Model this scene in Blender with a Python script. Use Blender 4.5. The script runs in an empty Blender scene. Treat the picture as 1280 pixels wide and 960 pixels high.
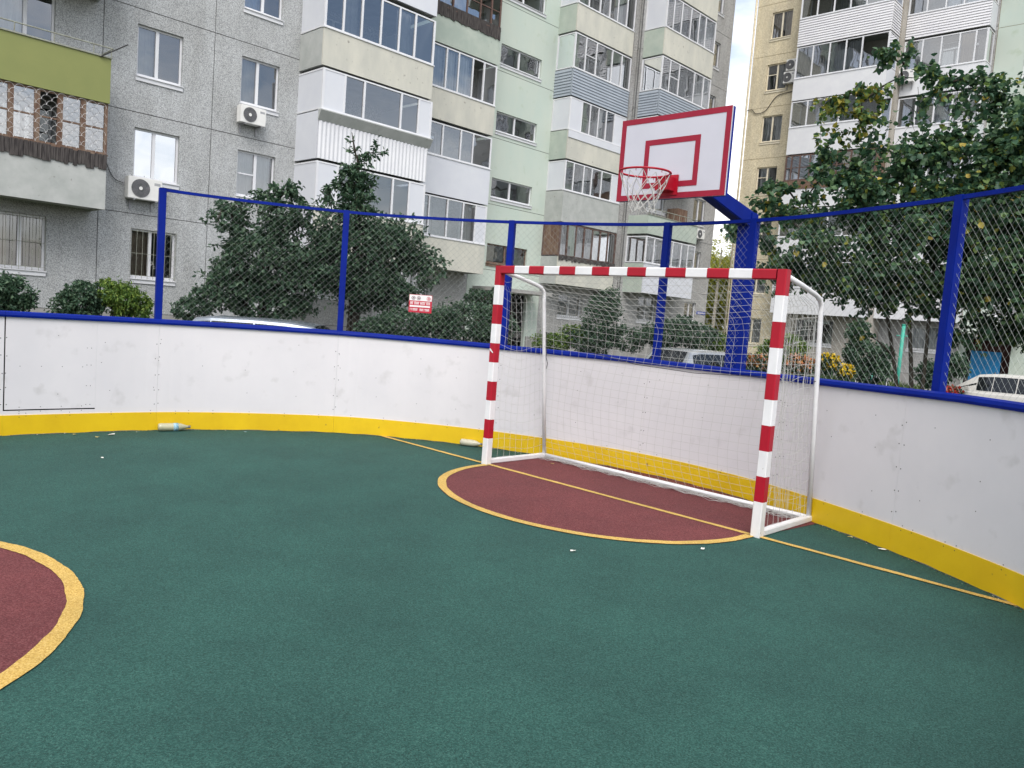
import bpy, bmesh, math, random
import numpy as np
from mathutils import Vector, Matrix

random.seed(7)
rng = np.random.default_rng(11)
R = math.radians
scene = bpy.context.scene
col = scene.collection

# ------------------------------------------------------------------ camera
CAM = np.array([4.3072, -5.6851, 1.5601])
F_PX, YAW, PITCH, ROLL = 980.3, 0.770492, -0.0845215, 0.0761776
_fw = np.array([-math.sin(YAW) * math.cos(PITCH), math.cos(YAW) * math.cos(PITCH), math.sin(PITCH)])
_r = np.array([math.cos(YAW), math.sin(YAW), 0.0])
_u = np.cross(_r, _fw)
_r2 = _r * math.cos(ROLL) + _u * math.sin(ROLL)
_u2 = -_r * math.sin(ROLL) + _u * math.cos(ROLL)
cam_data = bpy.data.cameras.new("camera")
cam_data.sensor_width = 36.0
cam_data.lens = F_PX / 1280 * 36
cam_data.clip_start = 0.02
cam_data.clip_end = 2000
cam = bpy.data.objects.new("camera", cam_data)
col.objects.link(cam)
cam.matrix_world = Matrix(((_r2[0], _u2[0], -_fw[0], CAM[0]), (_r2[1], _u2[1], -_fw[1], CAM[1]),
                           (_r2[2], _u2[2], -_fw[2], CAM[2]), (0, 0, 0, 1)))
scene.camera = cam


def at(px, py, d):
    """point seen at photo pixel (px, py) at horizontal distance d from the camera"""
    v = _fw + (px - 640) / F_PX * _r2 - (py - 480) / F_PX * _u2
    return CAM + v * (d / math.hypot(v[0], v[1]))


# ------------------------------------------------------------------ sky, sun, exposure
SUN_EL, SUN_AZ = R(50), R(134)          # azimuth clockwise from +Y
world = bpy.data.worlds.new("World")
scene.world = world
world.use_nodes = True
wn, wl = world.node_tree.nodes, world.node_tree.links
wn.clear()
w_out = wn.new("ShaderNodeOutputWorld")
w_bg = wn.new("ShaderNodeBackground")
w_sky = wn.new("ShaderNodeTexSky")
w_sky.sky_type = 'NISHITA'
w_sky.sun_disc = False
w_sky.sun_elevation = SUN_EL
w_sky.sun_rotation = SUN_AZ
w_sky.air_density = 1.0
w_sky.dust_density = 2.5
w_bg.inputs[1].default_value = 0.13
w_tc = wn.new("ShaderNodeTexCoord")
w_map = wn.new("ShaderNodeMapping")
w_map.inputs['Scale'].default_value = (1.3, 1.3, 3.4)
w_map.inputs['Location'].default_value = (0.35, 0.1, 0.0)
w_noise = wn.new("ShaderNodeTexNoise")
w_noise.inputs['Scale'].default_value = 1.6
w_noise.inputs['Detail'].default_value = 7
w_noise.inputs['Roughness'].default_value = 0.55
w_ramp = wn.new("ShaderNodeValToRGB")
w_ramp.color_ramp.elements[0].position = 0.37
w_ramp.color_ramp.elements[1].position = 0.58
w_mix = wn.new("ShaderNodeMixRGB")
w_mix.inputs[2].default_value = (7.9, 7.85, 7.9, 1)      # cloud white
wl.new(w_tc.outputs['Generated'], w_map.inputs[0])
wl.new(w_map.outputs[0], w_noise.inputs['Vector'])
wl.new(w_noise.outputs[0], w_ramp.inputs[0])
wl.new(w_ramp.outputs[0], w_mix.inputs[0])
wl.new(w_sky.outputs[0], w_mix.inputs[1])
wl.new(w_mix.outputs[0], w_bg.inputs[0])
wl.new(w_bg.outputs[0], w_out.inputs[0])

sun_d = bpy.data.lights.new("sun", 'SUN')
sun_d.energy = 1.45
sun_d.angle = R(35)
sun_d.color = (1.0, 0.975, 0.94)
sun = bpy.data.objects.new("sun", sun_d)
col.objects.link(sun)
_sd = Vector((math.sin(SUN_AZ) * math.cos(SUN_EL), math.cos(SUN_AZ) * math.cos(SUN_EL), math.sin(SUN_EL)))
sun.rotation_euler = _sd.to_track_quat('Z', 'Y').to_euler()

scene.view_settings.view_transform = 'Standard'
scene.view_settings.look = 'None'
scene.view_settings.exposure = 0.78
scene.view_settings.gamma = 1.0
scene.render.engine = 'CYCLES'
scene.cycles.use_denoising = True
scene.cycles.max_bounces = 8
scene.cycles.transparent_max_bounces = 24
scene.cycles.caustics_reflective = False
scene.cycles.caustics_refractive = False


# ------------------------------------------------------------------ materials
M = {}


def _new(name):
    m = bpy.data.materials.new(name)
    m.use_nodes = True
    return m, m.node_tree.nodes, m.node_tree.links, m.node_tree.nodes['Principled BSDF']


def mat(key, c1, c2=None, scale=3.0, rough=0.6, spec=0.4, metal=0.0, stretch=(1, 1, 1), lo=0.35, hi=0.65,
        speck=None, bump=0.0, bscale=60.0):
    """noise-mixed colour; speck = (scale, dark colour, threshold) adds a second finer layer"""
    m, n, l, p = _new(key)
    p.inputs['Roughness'].default_value = rough
    p.inputs['Specular IOR Level'].default_value = spec
    p.inputs['Metallic'].default_value = metal
    tc = n.new('ShaderNodeTexCoord')
    mp = n.new('ShaderNodeMapping')
    mp.inputs['Scale'].default_value = stretch
    l.new(tc.outputs['Object'], mp.inputs[0])
    c2 = c2 or tuple(x * 0.86 for x in c1)
    nz = n.new('ShaderNodeTexNoise')
    nz.inputs['Scale'].default_value = scale
    nz.inputs['Detail'].default_value = 6
    nz.inputs['Roughness'].default_value = 0.6
    l.new(mp.outputs[0], nz.inputs['Vector'])
    rp = n.new('ShaderNodeValToRGB')
    rp.color_ramp.elements[0].position = lo
    rp.color_ramp.elements[1].position = hi
    rp.color_ramp.elements[0].color = (*c1, 1)
    rp.color_ramp.elements[1].color = (*c2, 1)
    l.new(nz.outputs[0], rp.inputs[0])
    outc = rp.outputs[0]
    if speck:
        s, dc, th, soft = speck
        n2 = n.new('ShaderNodeTexNoise')
        n2.inputs['Scale'].default_value = s
        n2.inputs['Detail'].default_value = 3
        l.new(tc.outputs['Object'], n2.inputs['Vector'])
        r2 = n.new('ShaderNodeValToRGB')
        r2.color_ramp.elements[0].position = th
        r2.color_ramp.elements[1].position = th + soft
        l.new(n2.outputs[0], r2.inputs[0])
        mx = n.new('ShaderNodeMixRGB')
        mx.inputs[2].default_value = (*dc, 1)
        l.new(r2.outputs[0], mx.inputs[0])
        l.new(outc, mx.inputs[1])
        outc = mx.outputs[0]
    l.new(outc, p.inputs['Base Color'])
    if bump:
        b = n.new('ShaderNodeBump')
        b.inputs['Strength'].default_value = bump
        b.inputs['Distance'].default_value = 0.01
        n3 = n.new('ShaderNodeTexNoise')
        n3.inputs['Scale'].default_value = bscale
        n3.inputs['Detail'].default_value = 3
        l.new(tc.outputs['Object'], n3.inputs['Vector'])
        l.new(n3.outputs[0], b.inputs['Height'])
        l.new(b.outputs[0], p.inputs['Normal'])
    M[key] = m
    return m


def pebble(key, dark, light, tint, scale=26.0):
    """pebble-dash: small stones of different grey with soft large-scale weathering"""
    m, n, l, p = _new(key)
    p.inputs['Roughness'].default_value = 0.85
    p.inputs['Specular IOR Level'].default_value = 0.2
    tc = n.new('ShaderNodeTexCoord')
    vo = n.new('ShaderNodeTexVoronoi')
    vo.inputs['Scale'].default_value = scale
    l.new(tc.outputs['Object'], vo.inputs['Vector'])
    rp = n.new('ShaderNodeValToRGB')
    rp.color_ramp.elements[0].position = 0.1
    rp.color_ramp.elements[1].position = 0.9
    rp.color_ramp.elements[0].color = (*dark, 1)
    rp.color_ramp.elements[1].color = (*light, 1)
    l.new(vo.outputs['Color'], rp.inputs[0])
    nz = n.new('ShaderNodeTexNoise')
    nz.inputs['Scale'].default_value = 1.1
    nz.inputs['Detail'].default_value = 7
    mpp = n.new('ShaderNodeMapping')
    mpp.inputs['Scale'].default_value = (1.6, 1.6, 0.45)
    l.new(tc.outputs['Object'], mpp.inputs[0])
    l.new(mpp.outputs[0], nz.inputs['Vector'])
    r2 = n.new('ShaderNodeValToRGB')
    r2.color_ramp.elements[0].position = 0.3
    r2.color_ramp.elements[1].position = 0.7
    r2.color_ramp.elements[0].color = (0.76, 0.755, 0.74, 1)
    r2.color_ramp.elements[1].color = (*tint, 1)
    l.new(nz.outputs[0], r2.inputs[0])
    mx = n.new('ShaderNodeMixRGB')
    mx.blend_type = 'MULTIPLY'
    mx.inputs[0].default_value = 1
    l.new(rp.outputs[0], mx.inputs[1])
    l.new(r2.outputs[0], mx.inputs[2])
    l.new(mx.outputs[0], p.inputs['Base Color'])
    b = n.new('ShaderNodeBump')
    b.inputs['Strength'].default_value = 0.5
    b.inputs['Distance'].default_value = 0.01
    l.new(vo.outputs['Distance'], b.inputs['Height'])
    l.new(b.outputs[0], p.inputs['Normal'])
    M[key] = m


def glass(key, tint, boost, dark=0.0):
    m, n, l, p = _new(key)
    n.remove(p)
    out = n['Material Output']
    tr = n.new('ShaderNodeBsdfTransparent')
    tr.inputs[0].default_value = (*tint, 1)
    gl = n.new('ShaderNodeBsdfGlossy')
    gl.inputs['Roughness'].default_value = 0.015
    gl.inputs['Color'].default_value = (0.95, 0.97, 1, 1)
    fr = n.new('ShaderNodeFresnel')
    fr.inputs[0].default_value = 1.5
    mu = n.new('ShaderNodeMath')
    mu.operation = 'MULTIPLY'
    mu.use_clamp = True
    mu.inputs[1].default_value = boost
    tc = n.new('ShaderNodeTexCoord')
    nz = n.new('ShaderNodeTexNoise')
    nz.inputs['Scale'].default_value = 1.3
    nz.inputs['Detail'].default_value = 1
    bp = n.new('ShaderNodeBump')
    bp.inputs['Strength'].default_value = 0.12
    bp.inputs['Distance'].default_value = 0.05
    l.new(tc.outputs['Object'], nz.inputs['Vector'])
    l.new(nz.outputs[0], bp.inputs['Height'])
    l.new(bp.outputs[0], gl.inputs['Normal'])
    mx = n.new('ShaderNodeMixShader')
    l.new(fr.outputs[0], mu.inputs[0])
    l.new(mu.outputs[0], mx.inputs[0])
    l.new(tr.outputs[0], mx.inputs[1])
    l.new(gl.outputs[0], mx.inputs[2])
    l.new(mx.outputs[0], out.inputs[0])
    M[key] = m


def leafmat(key, cols, rough=0.5, trans=0.25):
    """leaf colour picked per leaf from the list of (position, colour)"""
    m, n, l, p = _new(key)
    out = n['Material Output']
    p.inputs['Roughness'].default_value = rough
    p.inputs['Specular IOR Level'].default_value = 0.35
    g = n.new('ShaderNodeNewGeometry')
    rp = n.new('ShaderNodeValToRGB')
    e = rp.color_ramp.elements
    e[0].position, e[0].color = cols[0][0], (*cols[0][1], 1)
    e[1].position, e[1].color = cols[-1][0], (*cols[-1][1], 1)
    for pos, c in cols[1:-1]:
        x = e.new(pos)
        x.color = (*c, 1)
    l.new(g.outputs['Random Per Island'], rp.inputs[0])
    l.new(rp.outputs[0], p.inputs['Base Color'])
    t = n.new('ShaderNodeBsdfTranslucent')
    l.new(rp.outputs[0], t.inputs[0])
    mx = n.new('ShaderNodeMixShader')
    mx.inputs[0].default_value = trans
    l.new(p.outputs[0], mx.inputs[1])
    l.new(t.outputs[0], mx.inputs[2])
    l.new(mx.outputs[0], out.inputs[0])
    M[key] = m


def rubber(key, c_dark, c_mid, c_light):
    """poured rubber-crumb: granules a few millimetres across over soft blotches"""
    m, n, l, p = _new(key)
    p.inputs['Roughness'].default_value = 0.82
    p.inputs['Specular IOR Level'].default_value = 0.3
    tc = n.new('ShaderNodeTexCoord')
    vo = n.new('ShaderNodeTexVoronoi')
    vo.inputs['Scale'].default_value = 195
    l.new(tc.outputs['Object'], vo.inputs['Vector'])
    rp = n.new('ShaderNodeValToRGB')
    e = rp.color_ramp.elements
    e[0].position, e[0].color = 0.05, (*c_dark, 1)
    e[1].position, e[1].color = 0.95, (*c_light, 1)
    x = e.new(0.5)
    x.color = (*c_mid, 1)
    l.new(vo.outputs['Color'], rp.inputs[0])
    nz = n.new('ShaderNodeTexNoise')
    nz.inputs['Scale'].default_value = 1.1
    nz.inputs['Detail'].default_value = 9
    nz.inputs['Roughness'].default_value = 0.7
    l.new(tc.outputs['Object'], nz.inputs['Vector'])
    r2 = n.new('ShaderNodeValToRGB')
    r2.color_ramp.elements[0].position = 0.3
    r2.color_ramp.elements[1].position = 0.7
    r2.color_ramp.elements[0].color = (0.76, 0.77, 0.78, 1)
    r2.color_ramp.elements[1].color = (1.18, 1.15, 1.12, 1)
    l.new(nz.outputs[0], r2.inputs[0])
    mx = n.new('ShaderNodeMixRGB')
    mx.blend_type = 'MULTIPLY'
    mx.inputs[0].default_value = 1
    l.new(rp.outputs[0], mx.inputs[1])
    l.new(r2.outputs[0], mx.inputs[2])
    l.new(mx.outputs[0], p.inputs['Base Color'])
    b = n.new('ShaderNodeBump')
    b.inputs['Strength'].default_value = 0.6
    b.inputs['Distance'].default_value = 0.004
    l.new(vo.outputs['Distance'], b.inputs['Height'])
    l.new(b.outputs[0], p.inputs['Normal'])
    M[key] = m


rubber('court_green', (0.007, 0.034, 0.029), (0.015, 0.068, 0.057), (0.040, 0.116, 0.098))
rubber('court_red', (0.070, 0.013, 0.015), (0.122, 0.028, 0.031), (0.190, 0.066, 0.068))
rubber('court_yellow', (0.34, 0.20, 0.04), (0.52, 0.345, 0.085), (0.68, 0.49, 0.18))
mat('board_white', (0.655, 0.635, 0.65), (0.595, 0.58, 0.60), 1.3, 0.45, 0.4, lo=.3, hi=.7, speck=(5.5, (0.50, 0.485, 0.49), 0.60, 0.22))
mat('board_yellow', (0.70, 0.47, 0.006), (0.62, 0.40, 0.005), 2.5, 0.42, 0.45, speck=(14, (0.30, 0.19, 0.03), 0.70, 0.06))
mat('blue_paint', (0.0012, 0.015, 0.215), (0.001, 0.011, 0.175), 4, 0.5, 0.12)
mat('red_paint', (0.38, 0.006, 0.022), (0.33, 0.005, 0.018), 6, 0.42, 0.3)
mat('white_paint', (0.74, 0.74, 0.75), (0.66, 0.66, 0.67), 5, 0.4, 0.5, speck=(30, (0.45, 0.43, 0.40), 0.70, 0.06))
mat('board_red', (0.29, 0.012, 0.034), (0.26, 0.010, 0.030), 6, 0.45, 0.25)
mat('backboard_white', (0.52, 0.52, 0.58), (0.48, 0.48, 0.54), 2, 0.35, 0.5)
mat('wire', (0.30, 0.32, 0.31), (0.22, 0.24, 0.23), 20, 0.5, 0.4, metal=0.4)
mat('cord', (0.52, 0.52, 0.50), (0.42, 0.42, 0.40), 8, 0.8, 0.2)
mat('dark_screw', (0.06, 0.06, 0.06), rough=0.5)
mat('black_gap', (0.012, 0.012, 0.013), rough=0.9)
pebble('wall_grey', (0.25, 0.26, 0.265), (0.60, 0.62, 0.63), (1.0, 1.0, 1.0), 58)
pebble('wall_far_grey', (0.27, 0.27, 0.27), (0.50, 0.50, 0.49), (0.95, 0.95, 0.95), 32)
pebble('wall_cream', (0.55, 0.48, 0.34), (0.84, 0.77, 0.60), (1.0, 0.98, 0.92), 30)
pebble('wall_taupe', (0.34, 0.315, 0.28), (0.52, 0.49, 0.44), (0.95, 0.95, 0.95), 30)
mat('mint', (0.47, 0.545, 0.49), (0.51, 0.565, 0.50), 0.9, 0.85, 0.2, stretch=(1, 1, .5),
    speck=(2.2, (0.40, 0.47, 0.37), 0.62, 0.2))
mat('beige', (0.57, 0.56, 0.49), (0.48, 0.48, 0.43), 1.8, 0.85, 0.2, stretch=(1, 1, .4),
    speck=(7, (0.28, 0.27, 0.24), 0.66, 0.12))
mat('concrete', (0.43, 0.445, 0.43), (0.35, 0.37, 0.355), 2.2, 0.85, 0.2, speck=(8, (0.25, 0.25, 0.23), 0.66, 0.12))
mat('plaster_green', (0.44, 0.49, 0.43), (0.36, 0.42, 0.37), 1.6, 0.85, 0.2, speck=(10, (0.16, 0.16, 0.15), 0.68, 0.08))
mat('plinth', (0.34, 0.335, 0.32), (0.25, 0.245, 0.235), 2, 0.9, 0.2, speck=(12, (0.14, 0.14, 0.13), 0.66, 0.1))
mat('pvc', (0.68, 0.69, 0.71), (0.63, 0.64, 0.67), 2, 0.35, 0.5)
mat('pvc_panel', (0.62, 0.64, 0.68), (0.58, 0.60, 0.65), 1.2, 0.4, 0.4)
mat('pvc_cream', (0.80, 0.74, 0.60), (0.74, 0.67, 0.52), 2, 0.4, 0.4)
mat('siding_grey', (0.34, 0.38, 0.43), (0.30, 0.34, 0.39), 1.5, 0.5, 0.4)
mat('siding_white', (0.68, 0.68, 0.70), (0.62, 0.62, 0.65), 1.5, 0.45, 0.4)
mat('old_wood', (0.12, 0.068, 0.048), (0.22, 0.16, 0.12), 5, 0.8, 0.2, stretch=(3, 3, .5))
mat('dark_wood', (0.026, 0.023, 0.024), (0.10, 0.09, 0.085), 6, 0.85, 0.2, stretch=(6, 6, .5))
mat('brown_frame', (0.09, 0.055, 0.045), (0.15, 0.10, 0.085), 5, 0.7, 0.2)
mat('olive', (0.225, 0.245, 0.085), (0.205, 0.228, 0.08), 1.2, 0.55, 0.3)
mat('rail_grey', (0.30, 0.32, 0.27), (0.22, 0.22, 0.18), 9, 0.6, 0.4)
mat('joint', (0.14, 0.14, 0.14), (0.09, 0.09, 0.09), 6, 0.9, 0.1)
mat('joint_cream', (0.30, 0.23, 0.13), (0.22, 0.17, 0.10), 6, 0.9, 0.1)
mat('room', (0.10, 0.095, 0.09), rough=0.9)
mat('curtain_white', (0.72, 0.72, 0.72), (0.6, 0.6, 0.6), 3, 0.9, 0.1)
mat('curtain_grey', (0.38, 0.39, 0.40), (0.30, 0.31, 0.33), 3, 0.9, 0.1)
mat('curtain_blue', (0.28, 0.42, 0.70), (0.42, 0.55, 0.78), 5, 0.9, 0.1, stretch=(4, 1, 1))
mat('curtain_warm', (0.50, 0.40, 0.30), (0.42, 0.32, 0.24), 5, 0.9, 0.1)
mat('ac_white', (0.74, 0.74, 0.72), (0.68, 0.68, 0.66), 4, 0.45, 0.4)
mat('ac_dark', (0.10, 0.105, 0.11), (0.16, 0.16, 0.17), 10, 0.6, 0.4)
mat('door_red', (0.10, 0.035, 0.03), (0.07, 0.028, 0.025), 5, 0.6, 0.3)
mat('door_blue', (0.010, 0.21, 0.47), (0.008, 0.18, 0.42), 3, 0.5, 0.4)
mat('teal_paint', (0.05, 0.36, 0.27), (0.04, 0.30, 0.22), 6, 0.5, 0.4)
mat('steel', (0.35, 0.35, 0.36), (0.25, 0.25, 0.26), 8, 0.45, 0.5, metal=0.5)
mat('cable', (0.035, 0.035, 0.037), rough=0.7)
mat('grass_ground', (0.055, 0.085, 0.030), (0.12, 0.10, 0.065), 0.6, 0.95, 0.1, speck=(9, (0.03, 0.045, 0.02), 0.55, 0.15))
mat('asphalt', (0.075, 0.075, 0.077), (0.055, 0.055, 0.057), 2, 0.9, 0.2, bump=0.4, bscale=150)
mat('slab_concrete', (0.30, 0.30, 0.29), (0.24, 0.24, 0.23), 3, 0.9, 0.2)
mat('bark', (0.050, 0.045, 0.036), (0.032, 0.029, 0.024), 14, 0.9, 0.1, stretch=(1, 1, .25))
mat('birch_bark', (0.72, 0.68, 0.58), (0.50, 0.46, 0.38), 4, 0.8, 0.1, stretch=(1, 1, 3), speck=(9, (0.08, 0.07, 0.06), 0.66, 0.05))
glass('pane', (0.80, 0.84, 0.85), 5.0)
glass('pane_film', (0.4, 0.45, 0.5), 16.0)
glass('pane_old', (0.72, 0.76, 0.76), 8.0)
mat('car_silver', (0.24, 0.27, 0.31), (0.22, 0.25, 0.29), 2, 0.22, 0.6, metal=0.55)
mat('car_grey', (0.36, 0.38, 0.40), (0.33, 0.35, 0.37), 2, 0.22, 0.6, metal=0.55)
mat('car_white', (0.50, 0.49, 0.46), (0.46, 0.45, 0.42), 2, 0.25, 0.6)
mat('car_glass', (0.012, 0.014, 0.016), rough=0.05, spec=0.45)
mat('tyre', (0.02, 0.02, 0.02), rough=0.85)
mat('tail_red', (0.42, 0.01, 0.012), rough=0.2, spec=0.6)
mat('head_clear', (0.6, 0.6, 0.6), rough=0.15, spec=0.7)
mat('bottle_plastic', (0.44, 0.42, 0.27), (0.34, 0.33, 0.22), 10, 0.18, 0.6)
mat('bottle_white', (0.50, 0.48, 0.36), (0.40, 0.38, 0.28), 10, 0.25, 0.6)
mat('bottle_blue', (0.05, 0.28, 0.42), (0.45, 0.55, 0.58), 25, 0.35, 0.5)
mat('scrap', (0.75, 0.74, 0.68), rough=0.8)
mat('scrap_leaf', (0.55, 0.45, 0.14), (0.40, 0.30, 0.08), 30, 0.8)
mat('sign_red', (0.50, 0.02, 0.05), (0.42, 0.016, 0.04), 9, 0.4)
mat('sign_white', (0.76, 0.74, 0.73), (0.70, 0.66, 0.66), 9, 0.4)
mat('sign_dark', (0.12, 0.05, 0.07), rough=0.5)
mat('sign_blue', (0.012, 0.05, 0.36), rough=0.4)
leafmat('leaf_dark', [(0.0, (0.026, 0.062, 0.037)), (0.5, (0.052, 0.108, 0.062)), (1.0, (0.115, 0.180, 0.105))], trans=0.35)
leafmat('leaf_linden', [(0.0, (0.026, 0.070, 0.040)), (0.5, (0.055, 0.125, 0.068)), (0.88, (0.125, 0.210, 0.090)),
                        (0.975, (0.15, 0.22, 0.045)), (1.0, (0.42, 0.31, 0.05))], trans=0.35)
leafmat('leaf_yellowing', [(0.0, (0.05, 0.10, 0.03)), (0.5, (0.12, 0.20, 0.04)), (1.0, (0.42, 0.34, 0.06))])
leafmat('leaf_light', [(0.0, (0.05, 0.11, 0.02)), (0.6, (0.11, 0.20, 0.035)), (1.0, (0.24, 0.32, 0.06))], trans=0.35)
leafmat('leaf_gold_sunlit', [(0.0, (0.34, 0.40, 0.05)), (0.5, (0.55, 0.58, 0.08)), (1.0, (0.78, 0.72, 0.16))], trans=0.45)  # yellow-green leaves, colour brightened to look sunlit
leafmat('petal_yellow', [(0.0, (0.55, 0.36, 0.01)), (1.0, (0.80, 0.60, 0.02))])
leafmat('petal_orange', [(0.0, (0.45, 0.14, 0.05)), (0.5, (0.55, 0.30, 0.08)), (1.0, (0.50, 0.16, 0.14))])
leafmat('petal_red', [(0.0, (0.35, 0.02, 0.02)), (1.0, (0.55, 0.08, 0.05))])
leafmat('grass_blade', [(0.0, (0.03, 0.06, 0.015)), (1.0, (0.10, 0.15, 0.04))])


# ------------------------------------------------------------------ mesh helpers
class MB:
    def __init__(self):
        self.v, self.f, self.mi = [], [], []

    def quad(self, a, b, c, d, mi=0):
        i = len(self.v)
        self.v += [tuple(a), tuple(b), tuple(c), tuple(d)]
        self.f.append((i, i + 1, i + 2, i + 3))
        self.mi.append(mi)
        return self

    def poly(self, pts, mi=0):
        i = len(self.v)
        self.v += [tuple(p) for p in pts]
        self.f.append(tuple(range(i, i + len(pts))))
        self.mi.append(mi)
        return self

    def box(self, x0, x1, y0, y1, z0, z1, mi=0):
        i = len(self.v)
        self.v += [(x0, y0, z0), (x1, y0, z0), (x1, y1, z0), (x0, y1, z0),
                   (x0, y0, z1), (x1, y0, z1), (x1, y1, z1), (x0, y1, z1)]
        for q in ((0, 3, 2, 1), (4, 5, 6, 7), (0, 1, 5, 4), (1, 2, 6, 5), (2, 3, 7, 6), (3, 0, 4, 7)):
            self.f.append(tuple(i + k for k in q))
            self.mi.append(mi)
        return self

    def ring_loft(self, rings, mi=0, cap=True, closed=True):
        i = len(self.v)
        n = len(rings[0])
        for r in rings:
            self.v += [tuple(p) for p in r]
        for a in range(len(rings) - 1):
            for k in range(n if closed else n - 1):
                k2 = (k + 1) % n
                self.f.append((i + a * n + k, i + a * n + k2, i + (a + 1) * n + k2, i + (a + 1) * n + k))
                self.mi.append(mi)
        if cap and closed:
            self.f.append(tuple(i + k for k in reversed(range(n))))
            self.mi.append(mi)
            self.f.append(tuple(i + (len(rings) - 1) * n + k for k in range(n)))
            self.mi.append(mi)
        return self

    def tube(self, pts, r, n=6, mi=0, cap=True, closed=False):
        P = [Vector(p) for p in pts]
        rs = r if isinstance(r, (list, tuple)) else [r] * len(P)
        rings = []
        for k, p in enumerate(P):
            if closed:
                t = P[(k + 1) % len(P)] - P[k - 1]
            else:
                t = P[min(k + 1, len(P) - 1)] - P[max(k - 1, 0)]
            t.normalize()
            ref = Vector((0, 0, 1)) if abs(t.z) < 0.9 else Vector((1, 0, 0))
            a = t.cross(ref).normalized()
            b = t.cross(a).normalized()
            rings.append([p + (a * math.cos(q) + b * math.sin(q)) * rs[k]
                          for q in [2 * math.pi * (j + .5) / n for j in range(n)]])
        if closed:
            rings.append(rings[0])
            cap = False
        return self.ring_loft(rings, mi, cap)

    def lathe(self, prof, n=16, mi=0):
        """profile of (radius, z) about the z axis"""
        rings = [[(r * math.cos(2 * math.pi * k / n), r * math.sin(2 * math.pi * k / n), z) for k in range(n)]
                 for r, z in prof]
        return self.ring_loft(rings, mi)

    def xf(self, mtx, start=0):
        for k in range(start, len(self.v)):
            self.v[k] = tuple(mtx @ Vector(self.v[k]))
        return self

    def build(self, name, mats, parent=None, smooth=False, kind=None, bevel=0, recalc=True):
        me = bpy.data.meshes.new(name)
        me.from_pydata(self.v, [], self.f)
        mats = mats if isinstance(mats, (list, tuple)) else [mats]
        for m in mats:
            me.materials.append(M[m])
        if len(mats) > 1:
            me.polygons.foreach_set('material_index', self.mi)
        if bevel or recalc:
            bm = bmesh.new()
            bm.from_mesh(me)
            if bevel:
                bmesh.ops.remove_doubles(bm, verts=bm.verts, dist=1e-5)
                bmesh.ops.bevel(bm, geom=list(bm.edges), offset=bevel, segments=2, affect='EDGES', clamp_overlap=True)
            bmesh.ops.recalc_face_normals(bm, faces=bm.faces)
            bm.to_mesh(me)
            bm.free()
        if smooth:
            me.polygons.foreach_set('use_smooth', [True] * len(me.polygons))
        o = bpy.data.objects.new(name, me)
        col.objects.link(o)
        if parent:
            o.parent = parent
        if kind:
            o['kind'] = kind
        return o


def tag(o, label=None, cat=None, group=None, kind=None):
    for k, v in (('label', label), ('category', cat), ('group', group), ('kind', kind)):
        if v:
            o[k] = v
    return o


def empty(name, loc, rz=0.0, label=None, cat=None, group=None):
    o = bpy.data.objects.new(name, None)
    o.empty_display_size = 0.2
    o.location = loc
    o.rotation_euler = (0, 0, rz)
    col.objects.link(o)
    return tag(o, label, cat, group)


def copy_tree(o, parent=None):
    c = o.copy()
    col.objects.link(c)
    c.parent = parent
    for ch in list(o.children):
        copy_tree(ch, c)
    return c


# ------------------------------------------------------------------ ground and court
GZ = -0.35
LEFT = [(-4.68, -9), (-4.68, -6.5), (-4.68, -4.0), (-4.66, -3.0), (-4.56, -2.1), (-4.27, -1.25), (-3.80, -.40), (-3.41, .02),
        (-2.88, .42), (-2.36, .73), (-1.62, 1.045), (-1.05, 1.23), (-.5, 1.335)]
RIGHT = [(0.0, 1.345), (.51, 1.29), (1.05, 1.17), (1.56, .98), (2.23, .69), (2.77, .40), (3.33, .02), (3.80, -.42),
         (4.27, -1.25), (4.56, -2.1), (4.66, -3.0), (4.72, -4.0), (4.72, -6.5), (4.72, -9)]


def spline(P, n=10):
    P = np.array(P, float)
    Q = np.vstack([2 * P[0] - P[1], P, 2 * P[-1] - P[-2]])
    out = []
    for i in range(1, len(Q) - 2):
        a, b, c, d = Q[i - 1:i + 3]
        for t in np.arange(n) / n:
            out.append(.5 * ((2 * b) + (-a + c) * t + (2 * a - 5 * b + 4 * c - d) * t * t + (-a + 3 * b - 3 * c + d) * t ** 3))
    out.append(P[-1])
    return np.array(out)


OUT = spline(LEFT + RIGHT)
_T = np.gradient(OUT, axis=0)
_T /= np.linalg.norm(_T, axis=1)[:, None]
NRM = np.c_[-_T[:, 1], _T[:, 0]]                       # outward
SL = np.r_[0, np.cumsum(np.linalg.norm(np.diff(OUT, axis=0), axis=1))]
S_MID = SL[np.argmin(abs(OUT[:, 0]))]


def onb(s, off=0.0):
    """point and outward normal on the board line at arc length s from the goal's middle"""
    s = s + S_MID
    p = np.array([np.interp(s, SL, OUT[:, 0]), np.interp(s, SL, OUT[:, 1])])
    n = np.array([np.interp(s, SL, NRM[:, 0]), np.interp(s, SL, NRM[:, 1])])
    n /= np.linalg.norm(n)
    return p + n * off, n


g = MB().quad((-260, -200, GZ), (260, -200, GZ), (260, 320, GZ), (-260, 320, GZ)).build('ground', 'grass_ground')
tag(g, 'patchy grass and bare earth of the yard', 'ground', kind='structure')
g = MB().quad((-12.6, -30, GZ + .005), (-6.3, -30, GZ + .005), (-6.3, 60, GZ + .005), (-12.6, 60, GZ + .005)).build('driveway', 'asphalt')
tag(g, 'grey asphalt driveway along the panel apartment block', 'road', kind='structure')
g = MB().quad((-6.3, 15.5, GZ + .005), (40, 15.5, GZ + .005), (40, 22, GZ + .005), (-6.3, 22, GZ + .005)).build('yard_road', 'asphalt')
tag(g, 'grey asphalt road crossing the yard behind the court', 'road', kind='structure')

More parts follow.
